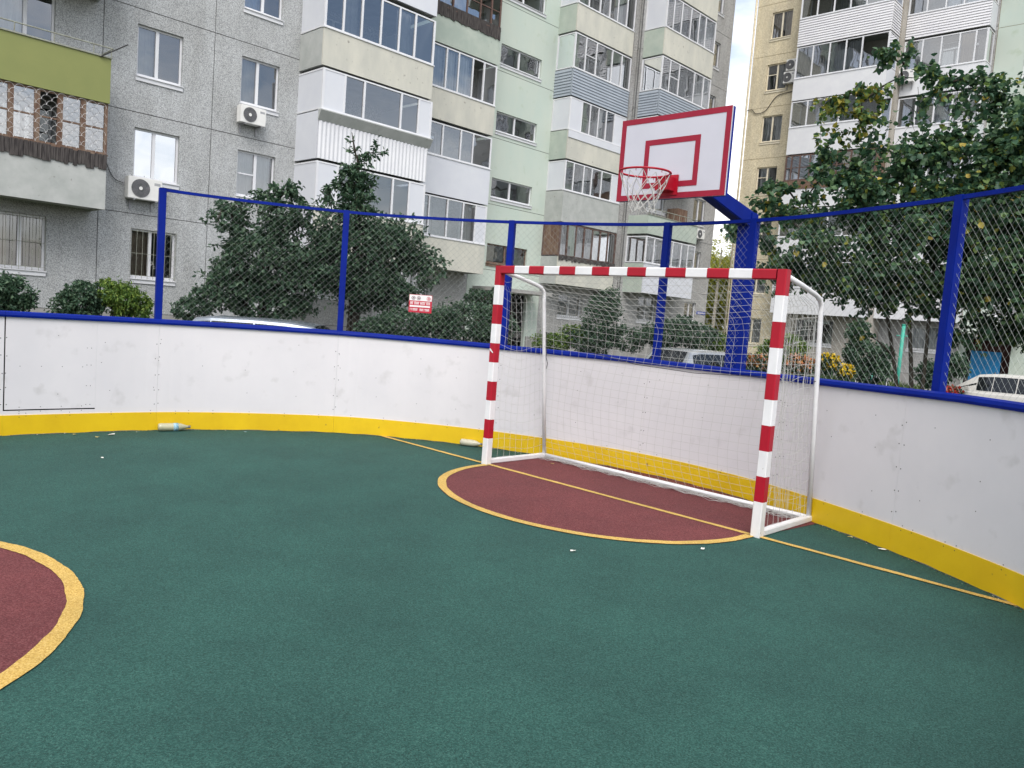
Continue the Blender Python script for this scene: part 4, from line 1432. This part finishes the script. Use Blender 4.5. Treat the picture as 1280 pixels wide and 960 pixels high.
def plant(name, base, lobes, n_twig, leaves_per, leaf, lm, label, cat, group=None, trunk_r=.08, stems=3, wide=.62, twig_len=.45, droop=.25,
          shell=.45, bark='bark', limb_n=14, second=None, trunk_to=None):
    """tapered stems and limbs to the lobes, twigs spread through them, leaves along every twig.
    lobes in world coordinates: (centre, radii[, weight])"""
    base = np.array(base, float)
    e = empty(name, tuple(base), label=label, cat=cat, group=group)
    lob = [(np.array(l[0]) - base, np.array(l[1]), *(l[2:])) for l in lobes]
    wood = MB()
    cen = np.mean([l[0] for l in lob], 0) if trunk_to is None else np.array(trunk_to) - base
    limb_pts = []
    for s in range(stems):
        l = lob[s % len(lob)]
        a = np.array([rng.normal(0, trunk_r * 1.2), rng.normal(0, trunk_r * 1.2), -.1]) if stems > 1 else np.array([0, 0, -.1])
        mid = (cen * .5 + l[0] * .2) * np.array([1, 1, 1.0]) if stems == 1 else a * .5 + l[0] * .42
        pts = [a, a * .6 + mid * .4 + rng.normal(0, .05, 3), mid + rng.normal(0, .08, 3), l[0] * .8 + cen * .2, l[0] + np.array([0, 0, l[1][2] * .5])]
        pts = spline3(pts, 4)
        wood.tube(pts, list(np.linspace(trunk_r, trunk_r * .18, len(pts))), 7)
        limb_pts += [np.array(p) for p in pts[2:]]
    for k in range(limb_n):
        l = lob[k % len(lob)]
        d = unit(rng.normal(size=3))
        tip = l[0] + d * l[1] * .8
        st = min(limb_pts, key=lambda q: np.linalg.norm(q - tip) + .6 * max(0, q[2] - tip[2]))
        midp = (st + tip) / 2 + np.array([0, 0, .08 * np.linalg.norm(tip - st)]) + rng.normal(0, .05, 3)
        pts = spline3([st, midp, tip], 4)
        wood.tube(pts, list(np.linspace(trunk_r * .36, trunk_r * .07, len(pts))), 5)
        limb_pts += [np.array(p) for p in pts[1:]]
    LP = np.array(limb_pts)
    tips, dirs = in_lobes(lob, n_twig, shell)
    near = LP[np.argmin(((tips[:, None, :] - LP[None]) ** 2).sum(-1), 1)] if n_twig * len(LP) < 4e7 else np.zeros_like(tips)
    back = unit(near - tips)
    tl = twig_len * rng.uniform(.6, 1.4, (n_twig, 1))
    start = tips + back * np.minimum(tl, np.linalg.norm(near - tips, axis=1, keepdims=True))
    # twigs as one strip mesh: thin three-sided tubes joined to the wood
    side = unit(np.cross(back, rng.normal(size=back.shape)))
    sid2 = np.cross(back, side)
    tr = max(.0035, trunk_r * .05)
    TV = np.stack([start + side * tr, start - side * tr * .5 + sid2 * tr, start - side * tr * .5 - sid2 * tr,
                   tips + side * tr * .4, tips - side * tr * .2 + sid2 * tr * .4, tips - side * tr * .2 - sid2 * tr * .4], 1).reshape(-1, 3)
    i = np.arange(n_twig)[:, None] * 6
    TQ = np.concatenate([i + np.array([[0, 1, 4, 3]]), i + np.array([[1, 2, 5, 4]]), i + np.array([[2, 0, 3, 5]])], 0)
    wood.build('trunk' if cat == 'tree' else 'stem', bark, e, smooth=True, kind=None if stems == 1 else 'stuff')
    np_mesh('twig', TV, TQ, bark, e, kind='stuff')
    N = n_twig * leaves_per
    t = rng.uniform(0, 1.08, (n_twig, leaves_per, 1))
    C = (start[:, None] * (1 - t) + tips[:, None] * t).reshape(-1, 3)
    C += rng.normal(0, leaf * .25, C.shape)
    out = np.repeat(-back, leaves_per, 0)
    D = out * .5 + rng.normal(0, .75, (N, 3)) + np.array([0, 0, -droop])
    S = leaf * rng.uniform(.6, 1.25, N)
    V, Q = leaf_geo(C, D, S, wide)
    if second:                                # (fraction, material, centre, radius): leaves near a point take another colour
        fr, m2, c2, r2 = second
        sel = (np.linalg.norm(C - (np.array(c2) - base), axis=1) < r2) & (rng.uniform(size=N) < fr)
        qs = np.concatenate([sel, sel])
        for mask, mm, nm in ((~qs, lm, 'crown'), (qs, m2, 'yellowing_leaves')):
            q = Q[mask]
            u_, inv = np.unique(q, return_inverse=True)
            np_mesh(nm, V[u_], inv.reshape(-1, 4), mm, e, kind='stuff')
    else:
        np_mesh('crown' if cat == 'tree' else 'foliage', V, Q, lm, e, kind='stuff')
    return e


def lobe(px, py, d, rx, rz, w=1.0, ry=None):
    return (at(px, py, d), (rx, ry or rx, rz), w)


def base_at(px, d, z=GZ):
    p = at(px, 420, d)
    return (p[0], p[1], z)


# dark shrub-like trees before the grey block
d = 20.0
plant('dark_shrub_tree', base_at(325, d), [lobe(330, 330, d, 1.25, 1.1, 1.3), lobe(285, 275, d, .62, .55), lobe(350, 262, d, .85, .62), lobe(290, 350, d, .85, .75), lobe(375, 350, d, .9, .9),
                                           lobe(362, 237, d, .35, .3, .7), lobe(262, 358, d, .35, .45, .6), lobe(330, 380, d, 1.2, .4)],
      1250, 14, .115, 'leaf_dark', 'dark green bushy tree behind the silver car roof', 'tree', 'dark trees along the grey block', .09, 4, .6, .45, .2)
plant('dark_shrub_tree', base_at(445, d), [lobe(450, 320, d, 1.35, 1.3, 1.3), lobe(440, 245, d, .75, .75), lobe(443, 205, d, .40, .55, .8), lobe(443, 225, d, .55, .5, .8), lobe(505, 300, d, .75, .65), lobe(480, 365, d, 1.1, .55), lobe(405, 290, d, .7, .7),
                                           lobe(535, 335, d, .6, .5), lobe(475, 190, d, .22, .35, .8), lobe(440, 178, d, .16, .35, .9), lobe(520, 325, d, .5, .5)],
      1500, 14, .115, 'leaf_dark', 'dark green tree with spiky top before the white bay', 'tree', 'dark trees along the grey block', .10, 4, .55, .45, .15)
# low bushes below the grey wall
d = 19.5
plant('low_bush', base_at(12, d), [lobe(12, 368, d, .55, .5), lobe(-15, 375, d, .5, .5)], 420, 12, .085, 'leaf_dark', 'small dark bush below the barred ground-floor window beside the board gate', 'bush', trunk_r=.03)
plant('low_bush', base_at(103, d), [lobe(105, 372, d, .52, .42), lobe(95, 385, d, .6, .4)], 420, 12, .075, 'leaf_dark', 'small dark green bush beside a lighter weeping bush', 'bush', trunk_r=.03)
plant('weeping_bush', base_at(150, d), [lobe(150, 370, d, .48, .40), lobe(165, 380, d, .45, .40), lobe(135, 362, d, .3, .3)], 480, 14, .085, 'leaf_light', 'light green drooping bush below the grey wall', 'bush', trunk_r=.03, wide=.4, droop=1.0)
plant('low_bush', base_at(235, d), [lobe(238, 388, d, .45, .32), lobe(255, 375, d, .4, .4)], 260, 11, .08, 'leaf_dark', 'small dark bush by the foot of the shrub tree near the fence end post', 'bush', trunk_r=.03)
# hedge behind the little red sign
d = 19.0
plant('hedge_bush', base_at(500, d), [lobe(505, 405, d, .8, .42), lobe(470, 412, d, .6, .35)], 520, 12, .075, 'leaf_dark', 'low dark hedge bush left of the red notice plate', 'bush', trunk_r=.03)
plant('hedge_bush', base_at(575, d), [lobe(580, 402, d, 1.0, .55), lobe(620, 405, d, .6, .5), lobe(545, 410, d, .7, .45)], 820, 13, .075, 'leaf_dark', 'dark clipped hedge bush right of the red notice plate', 'bush', trunk_r=.03, shell=.6)
plant('flowering_bush', base_at(612, 21.5), [lobe(600, 372, 21.5, .5, .25), lobe(625, 368, 21.5, .35, .25)], 200, 10, .07, 'leaf_dark', 'small bush beside the dark stair entrance', 'bush', trunk_r=.02)
# behind the goal
d = 25.0
plant('juniper_bush', base_at(752, d), [lobe(752, 405, d, .75, 1.0, 1.3), lobe(760, 378, d, .45, .6), lobe(735, 425, d, .9, .5), lobe(785, 425, d, .7, .45)], 1500, 13, .07, 'leaf_dark', 'tall dense dark green bush behind the goal net', 'bush', trunk_r=.05, shell=.5)
plant('hedge_bush', base_at(690, d), [lobe(690, 428, d, .8, .35), lobe(715, 420, d, .6, .4)], 420, 12, .075, 'leaf_light', 'pale green low bush between the stair entrance and the tall dark bush', 'bush', trunk_r=.03)
d = 24.5
plant('hedge_bush', base_at(835, d), [lobe(830, 418, d, .9, .45), lobe(870, 420, d, .8, .45), lobe(850, 405, d, .5, .3)], 900, 12, .075, 'leaf_dark', 'dark hedge bush behind the parked grey wagon', 'bush', trunk_r=.03)
d = 26.0
plant('hedge_bush', base_at(893, d), [lobe(895, 428, d, .6, .35), lobe(905, 436, d, .5, .3)], 320, 11, .07, 'leaf_light', 'small greyish bush left of the basketball pole', 'bush', trunk_r=.03)
# yellow-green tree in the gap, sunlight put into its leaf colour, birch trunk beside it
d = 56.0
plant('sunlit_tree', base_at(897, d), [lobe(897, 372, d, 1.5, 2.6), lobe(885, 400, d, 1.2, 1.3), lobe(905, 345, d, 1.0, 1.4), lobe(890, 330, d, .8, .9), lobe(908, 405, d, 1.1, 1.2)], 2200, 9, .17, 'leaf_gold_sunlit', 'yellow-green tree in the gap between the two blocks', 'tree', trunk_r=.14, stems=1)
p0 = base_at(889.5, 50)
bt = empty('birch_tree', p0, label='slender pale birch trunk in the gap between the blocks', cat='tree')
MB().tube([(0, 0, 0), (.03, 0, 2.2), (.05, .02, 4.6), (.12, 0, 7.0)], [.13, .11, .09, .05], 9).build('trunk', 'birch_bark', bt, smooth=True)
MB().tube([(.04, 0, 3.2), (.4, .1, 4.4), (.6, .1, 5.6)], [.04, .025, .01], 6).build('limb', 'birch_bark', bt, smooth=True)
C, dd = in_lobes([(np.array([.2, 0, 6.5]), (1.0, 1.0, 1.5))], 1400, .3)
V, Q = leaf_geo(C, dd + np.array([0, 0, -.6]), rng.uniform(.08, .16, 1400))
np_mesh('crown', V, Q, 'leaf_gold_sunlit', bt, kind='stuff')
# linden on the right
d = 13.0
LIND = [lobe(1180, 310, d, 1.4, 1.0, 1.2), lobe(1090, 320, d, 1.15, .85), lobe(1240, 250, d, 1.2, 1.0), lobe(1130, 240, d, 1.1, .8), lobe(1050, 250, d, .75, .5), lobe(1268, 365, d, 1.0, .75),
        lobe(1060, 170, d, .55, .45, 1.2), lobe(1090, 130, d, .5, .38, 1.2), lobe(1035, 130, d, .30, .25, 1.2), lobe(1180, 165, d, .65, .45, 1.2), lobe(1150, 95, d, .42, .26, 1.5), lobe(1130, 62, d, .26, .14, 2), lobe(1215, 110, d, .5, .26, 1.3),
        lobe(1270, 120, d, .5, .35, 1.3), lobe(1245, 170, d, .7, .5), lobe(1010, 330, d, .6, .45), lobe(980, 255, d, .42, .28, 1.2), lobe(955, 228, d, .22, .13, 2), lobe(1000, 285, d, .55, .30), lobe(1330, 220, d, 1.3, 1.3), lobe(1370, 350, d, 1.3, 1.2),
        lobe(1080, 392, d, .30, .36, 1.2), lobe(1078, 425, d, .2, .25, 1.2), lobe(1110, 365, d, .75, .28, 1.2), lobe(1165, 372, d, .65, .26, 1.2), lobe(1040, 352, d, .5, .26, 1.2), lobe(1245, 310, d - .4, .8, .6, 1.1), lobe(1225, 400, d, .45, .3, .9), lobe(1215, 425, d, .45, .28, .8), lobe(990, 310, d - .8, .35, .3), lobe(912, 290, d, .26, .17, 2.5), lobe(948, 296, d, .38, .2, 2), lobe(965, 248, d, .40, .22, 2), lobe(985, 345, d, .5, .35, 1.3), lobe(960, 330, d, .3, .2, 1.4), lobe(1100, 75, d, .22, .14, 1.8), lobe(1045, 215, d, .5, .35)]
plant('linden_tree', base_at(1150, d), LIND, 4300, 12, .084, 'leaf_linden', 'large broad-leaved tree leaning over the fence with some yellowing leaves', 'tree', None, .05, 4, .92, .40, .45,
      shell=.3, limb_n=46, second=(.75, 'leaf_yellowing', at(1040, 125, d), .75), trunk_to=at(1130, 330, d))
# shrubs and flowers by the far block
d = 24.0
plant('garden_bush', base_at(1100, d), [lobe(1085, 445, d, .75, .45), lobe(1072, 418, d, .38, .5), lobe(1085, 465, d, .8, .3)], 900, 12, .085, 'leaf_dark', 'dark garden bush before the barred windows of the far block', 'bush', trunk_r=.04)
plant('garden_bush', base_at(1160, d), [lobe(1165, 468, d, .5, .38), lobe(1192, 458, d, .42, .4)], 500, 12, .085, 'leaf_dark', 'dark low bush beside the teal post and white car', 'bush', trunk_r=.04)
plant('garden_bush', base_at(985, d), [lobe(985, 435, d, .6, .45), lobe(960, 440, d, .4, .4)], 500, 12, .08, 'leaf_light', 'light green garden bush behind the orange flowers', 'bush', trunk_r=.03)


def flowers(px, py, dd_, rx, rz, n, m, label):
    c_ = at(px, py, dd_)
    b = np.array([c_[0], c_[1], GZ])
    e = empty('flower_clump', tuple(b), label=label, cat='flowers', group='garden flowers behind the court')
    L = [(c_ - b, (rx, rx * .7, rz))]
    C, q = in_lobes(L, n, .6)
    V, Q = leaf_geo(np.repeat(C, 6, 0) + rng.normal(0, .02, (n * 6, 3)), rng.normal(size=(n * 6, 3)) + np.array([0, 0, .3]), rng.uniform(.05, .09, n * 6), .8)
    np_mesh('blossom', V, Q, m, e, kind='stuff')
    C, q = in_lobes([(c_ - b - np.array([0, 0, rz * .4]), (rx, rx * .7, rz * 1.3))], n * 8, .2)
    V, Q = leaf_geo(C, rng.normal(size=(n * 8, 3)) + np.array([0, 0, .5]), rng.uniform(.06, .12, n * 8), .35)
    np_mesh('foliage', V, Q, 'leaf_dark', e, kind='stuff')
    st = MB()
    for k in range(14):
        a = rng.normal(0, .12, 2)
        z_ = c_[2] - GZ
        st.tube([(a[0], a[1], 0), (a[0] * 1.8, a[1] * 1.8, z_ * .5), (a[0] * 2.2 * rx, a[1] * 2.2 * rx, z_)], .008, 4)
    st.build('stem', 'leaf_dark', e, kind='stuff')


d = 20.5
flowers(1035, 452, d, .28, .20, 130, 'petal_yellow', 'bright yellow flower clump right of the goal')
flowers(1058, 464, d, .22, .14, 80, 'petal_yellow', 'smaller low yellow flower clump beside the taller yellow one')
flowers(1000, 455, d, .45, .22, 110, 'petal_orange', 'orange and pink flower clump seen through the goal side net')
flowers(945, 452, d, .40, .20, 90, 'petal_orange', 'faded orange flower clump beside the basketball pole')
flowers(1190, 490, d, .22, .12, 60, 'petal_red', 'red flower clump left of the white car')
# grass verge along the blocks, uncountable
n = 26000
gx = np.concatenate([rng.uniform(-19, -12.8, n // 2), rng.uniform(-12, 8, n // 2)])
gy = np.concatenate([rng.uniform(-4, 30, n // 2), rng.uniform(22.2, 34, n // 2)])
V, Q = leaf_geo(np.c_[gx, gy, np.full(n, GZ)], rng.normal(0, .35, (n, 3)) + np.array([0, 0, 1]), rng.uniform(.12, .4, n), .14, .05)
tag(np_mesh('grass_verge', V, Q, 'grass_blade'), 'tufts of grass on the verges before the blocks', 'grass', kind='stuff')


# ------------------------------------------------------------------ parked cars
def car(name, loc, rz, paint, label, L=4.3, W=1.72, H=1.45, wagon=True, group='parked cars'):
    """local x from rear (0) to front (L), centred in y; body is a loft of cross-sections, windows, lamps, wheels are parts"""
    e = empty(name, loc, rz, label, 'car', group)
    hb = .62 * H
    st = [(0.0, .50, .62, .62), (.05, .36, hb, hb), (.14, .28, hb + .03, hb + .04), (.52 if wagon else .95, .22, hb + .02, H - .05), (.80 if wagon else 1.25, .2, hb + .01, H - .01),
          (1.55, .2, hb, H), (2.15, .2, hb - .01, H - .015), (2.55, .2, hb - .01, H - .06), (3.25, .2, hb - .02, hb + .015), (3.75, .22, hb - .06, hb - .04), (4.1, .28, hb - .12, hb - .11), (4.25, .40, .60, .60)]
    sc = L / 4.25
    rings = []
    h = W / 2
    for x, zb, belt, top in st:
        x *= sc
        k = .86 if x in (0, st[-1][0] * sc) else (.95 if x < .1 or x > 4.0 * sc else 1.0)
        t = max(0.0, (top - belt) / (H - hb))
        wr = h * k * (1 - .24 * min(1, t)) if t > .12 else h * k * .93
        half = [(h * k * .93, zb), (h * k * 1.0, zb + (belt - zb) * .45), (h * k * .98, belt - .02), (h * k * .94, belt + .01), (wr, max(top - .03, belt + .012)), (wr * .86, top)]
        rings.append([(x, y, z) for y, z in half] + [(x, 0, top + .012)] + [(x, -y, z) for y, z in reversed(half)] + [(x, 0, zb)])
    body = MB().ring_loft(rings).build('body', paint, e, smooth=True)
    body.modifiers.new('edge', 'BEVEL').width = .01
    n = len(rings[0])

    def face(i, k, ins, out, nm):
        a, b, c, dd = [Vector(rings[i][k]), Vector(rings[i + 1][k]), Vector(rings[i + 1][k + 1]), Vector(rings[i][k + 1])]
        ce = (a + b + c + dd) / 4
        nn = (b - a).cross(dd - a).normalized()
        if nn.dot(ce - Vector((L / 2, 0, .6))) < 0:
            nn = -nn
        q = [a.lerp(dd, ins * 2), b.lerp(c, ins * 2), c.lerp(b, ins * 2), dd.lerp(a, ins * 2)]
        q = [q[0].lerp(q[1], .02), q[1].lerp(q[0], .02), q[2].lerp(q[3], .02), q[3].lerp(q[2], .02)]
        MB().quad(*[p + nn * out for p in q]).build(nm, 'car_glass', e)
    for i in (3, 4, 5, 6):
        face(i, 3, .05, .006, 'side_window')
        face(i, 8, .05, .006, 'side_window')
    face(7, 3, .22, .006, 'quarter_window')
    face(7, 8, .22, .006, 'quarter_window')

    def wide_pane(i, ins, nm):
        a, b = Vector(rings[i][5]), Vector(rings[i + 1][5])
        c, dd = Vector(rings[i + 1][7]), Vector(rings[i][7])
        ce = (a + b + c + dd) / 4
        q = [p.lerp(ce, ins) + Vector((0, 0, .012)) for p in (a, b, c, dd)]
        m1, m2 = (q[0] + q[3]) / 2 + Vector((0, 0, .014)), (q[1] + q[2]) / 2 + Vector((0, 0, .014))
        MB().quad(q[0], q[1], m2, m1).quad(m1, m2, q[2], q[3]).build(nm, 'car_glass', e)
    wide_pane(7, .08, 'windscreen')
    wide_pane(2, .08, 'rear_window')
    for sy in (-1, 1):
        MB().box(.03, .14, sy * h * .80 - .09, sy * h * .80 + .09, hb - .20, hb + .01).build('tail_light', 'tail_red', e, bevel=.012)
        MB().box(4.06 * sc, 4.18 * sc, sy * h * .72 - .14, sy * h * .72 + .14, .60, .72).build('headlight', 'head_clear', e, bevel=.012)
        MB().box(2.66 * sc, 2.80 * sc, sy * (h + .09) - .07, sy * (h + .09) + .07, hb + .02, hb + .14).build('wing_mirror', paint, e, bevel=.02)
        for x in (.85 * sc, 3.42 * sc):
            y_ = sy * (h - .10)
            w = MB()
            w.lathe([(.20, -.095), (.29, -.095), (.31, -.05), (.31, .05), (.29, .095), (.20, .095)], 20)
            w.xf(Matrix.Translation((x, y_, .31)) @ Matrix.Rotation(R(90), 4, 'X'))
            tw = w.build('wheel', 'tyre', e, smooth=True)
            r_ = MB().lathe([(.02, -.10), (.195, -.085), (.2, 0), (.195, .085), (.02, .10)], 16)
            r_.xf(Matrix.Translation((x, y_, .31)) @ Matrix.Rotation(R(90), 4, 'X'))
            r_.build('rim', 'steel', tw, smooth=True)
    return e


# loc is the rear middle; roofs sit about 1.1-1.2 m above the court level
c1 = at(222, 400, 16.2)
car('parked_car', (c1[0], c1[1], GZ), R(48), 'car_silver', 'silver car whose roof shows over the boards before the dark shrub trees', 4.4, 1.76, 1.53)
c2 = at(838, 440, 20.0)
car('parked_car', (c2[0] - .25, c2[1] - .2, GZ), R(79), 'car_grey', 'grey estate car with red tail light parked behind the goal', 4.3, 1.7, 1.44)
c3 = at(1242, 475, 25.0)
car('parked_car', (c3[0] + 2.2, c3[1], GZ), R(176), 'car_white', 'white car parked before the blue entrance door', 4.0, 1.7, 1.40)

# ------------------------------------------------------------------ yard furniture behind the court
for px, pt, d, lab in ((1130, 406, 27.5, 'tall teal steel post before the barred windows'), (1092, 450, 26.5, 'short teal steel post beside the low white garden fence')):
    b = at(px, pt, d)
    e = empty('clothes_post', (b[0], b[1], GZ), label=lab, cat='post')
    MB().tube([(0, 0, 0), (0, 0, b[2] - GZ)], .055 if pt < 420 else .05, 10).build('pole', 'teal_paint', e, smooth=True)
    MB().tube([(0, 0, b[2] - GZ - .02), (0, 0, b[2] - GZ + .02)], .062, 10).build('pole_cap', 'teal_paint', e, smooth=True)
    MB().tube([(-.18, 0, b[2] - GZ - .35), (.18, 0, b[2] - GZ - .35)], .018, 6).build('crossbar', 'teal_paint', e)
b = at(1083, 470, 26.0)
e = empty('garden_fence', (b[0], b[1], GZ), label='low white wire garden fence beside the yellow flowers', cat='fence')
hz_ = b[2] - GZ + .05
for x in np.arange(-.6, .61, .3):
    MB().tube([(x, 0, 0), (x, 0, hz_)], .014, 6).build('stake', 'white_paint', e)
MB().tube([(-.6, 0, hz_), (.6, 0, hz_)], .012, 6).build('rail', 'white_paint', e)
MB().tube([(-.6, 0, hz_ - .35), (.6, 0, hz_ - .35)], .012, 6).build('rail', 'white_paint', e)
MB().tube([(-.3, -.02, hz_ - .34), (.0, -.02, hz_ - .01), (.3, -.02, hz_ - .34)], .012, 6).build('brace', 'white_paint', e)

# ------------------------------------------------------------------ red notice plate on the mesh
sp, sn = onb(-3.36, FO - .012)
pz = float(at(529, 380, np.linalg.norm(sp - CAM[:2]))[2])
ang = math.atan2(-sn[1], -sn[0]) + math.pi / 2
sign = empty('notice_plate', (sp[0], sp[1], pz), ang, label='small red and white notice plate wired to the fence mesh', cat='sign')
sw, sh = .285, .215
MB().box(-sw / 2, sw / 2, 0, .003, -sh / 2, sh / 2).build('plate', 'sign_red', sign)
MB().box(-sw / 2 + .004, sw / 2 - .004, -.0015, -.0001, sh * .16, sh / 2 - .004).build('header_strip', 'sign_white', sign)
MB().box(-sw / 2 + .012, sw / 2 - .02, -.0015, -.0001, -sh * .20, -sh * .10).build('middle_strip', 'sign_white', sign)
for k, (x, m_) in enumerate(((-.088, 'sign_dark'), (-.022, 'sign_dark'), (.10, 'sign_red'))):
    MB().tube([(x + .022 * math.cos(t), -.002, .066 + .019 * math.sin(t)) for t in np.linspace(0, 2 * math.pi, 17)[:-1]], .0035, 4, closed=True).build('round_emblem', m_, sign)
    MB().box(x - .010, x + .012, -.0025, -.0016, .058, .072).build('emblem_mark', m_, sign)


def glyphs(x0, x1, z0, z1, n, gaps, name):
    mb = MB()
    w = (x1 - x0) / n
    for k in range(n):
        if k in gaps:
            continue
        a = x0 + k * w
        mb.box(a, a + w * .22, -.0022, -.0001, z0, z1)
        t = random.choice('HPTMN')
        if t in 'HPMN':
            mb.box(a + w * .52, a + w * .74, -.0022, -.0001, z0, z1)
        zc = z1 - .006 if t in 'PTM' else (z0 + z1) / 2
        mb.box(a + w * .22, a + w * .52, -.0021, -.0002, zc - .004, zc + .003)
    mb.build(name, 'sign_white', sign, kind='stuff')


glyphs(-.125, .125, -.012, .024, 10, (), 'lettering')
glyphs(-.125, .118, -.088, -.058, 14, (6,), 'lettering')

# ------------------------------------------------------------------ litter on the court


def bottle(loc, rot, label, m, band_m, L=.30, r=.042):
    e = empty('plastic_bottle', loc, 0, label, 'bottle')
    e.rotation_euler = rot
    b = MB().lathe([(r * .7, 0), (r * .95, .012), (r, .03), (r, L * .60), (r * .9, L * .70), (r * .45, L * .86), (r * .33, L * .90), (r * .33, L * .93)], 16)
    b.build('body', m, e, smooth=True)
    MB().lathe([(r * .36, L * .93), (r * .37, L * .985), (r * .34, L)], 12).build('cap', 'ac_dark', e, smooth=True)
    if band_m:
        MB().lathe([(r * 1.012, L * .46), (r * 1.014, L * .61)], 16).build('label_band', band_m, e, smooth=True)
    return e


pb = onb(-6.27, -.075)
p2 = onb(-5.93, -.065)
dv = p2[0] - pb[0]
bottle((pb[0][0], pb[0][1], .046), (0, R(90), math.atan2(dv[1], dv[0])), 'clear crumpled plastic bottle with a blue band lying against the yellow kick strip', 'bottle_plastic', 'bottle_blue', .34, .045)
pb = onb(-2.70, -.07)
p2 = onb(-2.40, -.06)
dv = p2[0] - pb[0]
bottle((pb[0][0], pb[0][1], .042), (0, R(90), math.atan2(dv[1], dv[0])), 'whitish plastic bottle without a band lying by the left goal post', 'bottle_white', None, .27, .04)
for k, (x, y, s, m_, lab) in enumerate([(1.02, -1.58, .035, 'scrap', 'pale scrap of paper on the green floor just outside the curved yellow line'), (1.50, -.70, .03, 'scrap', 'pale scrap of paper near the right goal post'),
                                        (2.30, .58, .045, 'scrap', 'pale scrap of paper between the goal line and the right boards'), (2.0, .72, .025, 'scrap_leaf', 'tiny dry leaf by the kick strip right of the goal'),
                                        (-4.12, -1.36, .035, 'bottle_blue', 'small blue scrap on the green floor by the left boards'), (-4.40, -2.72, .05, 'scrap', 'white scrap against the kick strip left of the clear bottle'),
                                        (-4.50, -3.04, .03, 'scrap_leaf', 'tiny yellow leaf against the kick strip below the gate'), (-4.28, -2.9, .03, 'scrap_leaf', 'tiny yellow leaf on the green floor below the gate'),
                                        (-3.2, -3.2, .02, 'scrap', 'tiny white speck of paper out on the green floor'), (-1.2, .72, .03, 'scrap_leaf', 'tiny dry leaf inside the goal by the back bar')]):
    n_ = 7
    pts = [(s * (.6 + .5 * random.random()) * math.cos(2 * math.pi * q / n_), s * .5 * (.6 + .5 * random.random()) * math.sin(2 * math.pi * q / n_), .006 + random.random() * .008) for q in range(n_)]
    mb = MB()
    for q in range(n_):
        mb.poly([(0, 0, .004 + .01 * random.random()) if q == 0 else (0, 0, .008), pts[q], pts[(q + 1) % n_]])
    o = mb.build('litter_scrap', m_, recalc=False)
    o.location = (x, y, .004)
    o.rotation_euler = (0, 0, random.uniform(0, 6))
    tag(o, lab, 'litter')

# crumbs, dust and leaf bits swept against the foot of the boards: nobody could count them
n = 1500
ss = rng.uniform(-9, 5.5, n)
off = -.014 - np.abs(rng.exponential(.018, n))
P_ = np.array([onb(a, b)[0] for a, b in zip(ss, off)])
V, Q = leaf_geo(np.c_[P_, np.full(n, .003)], rng.normal(0, 1, (n, 3)) * np.array([1, 1, .15]), rng.uniform(.004, .016, n), .6, .2)
leafmat('crumb', [(0.0, (0.03, 0.025, 0.02)), (0.7, (0.10, 0.08, 0.05)), (0.85, (0.35, 0.28, 0.12)), (1.0, (0.6, 0.58, 0.5))], trans=0.0)
tag(np_mesh('floor_debris', V, Q, 'crumb'), 'crumbs and leaf bits swept against the foot of the boards', 'debris', kind='stuff')
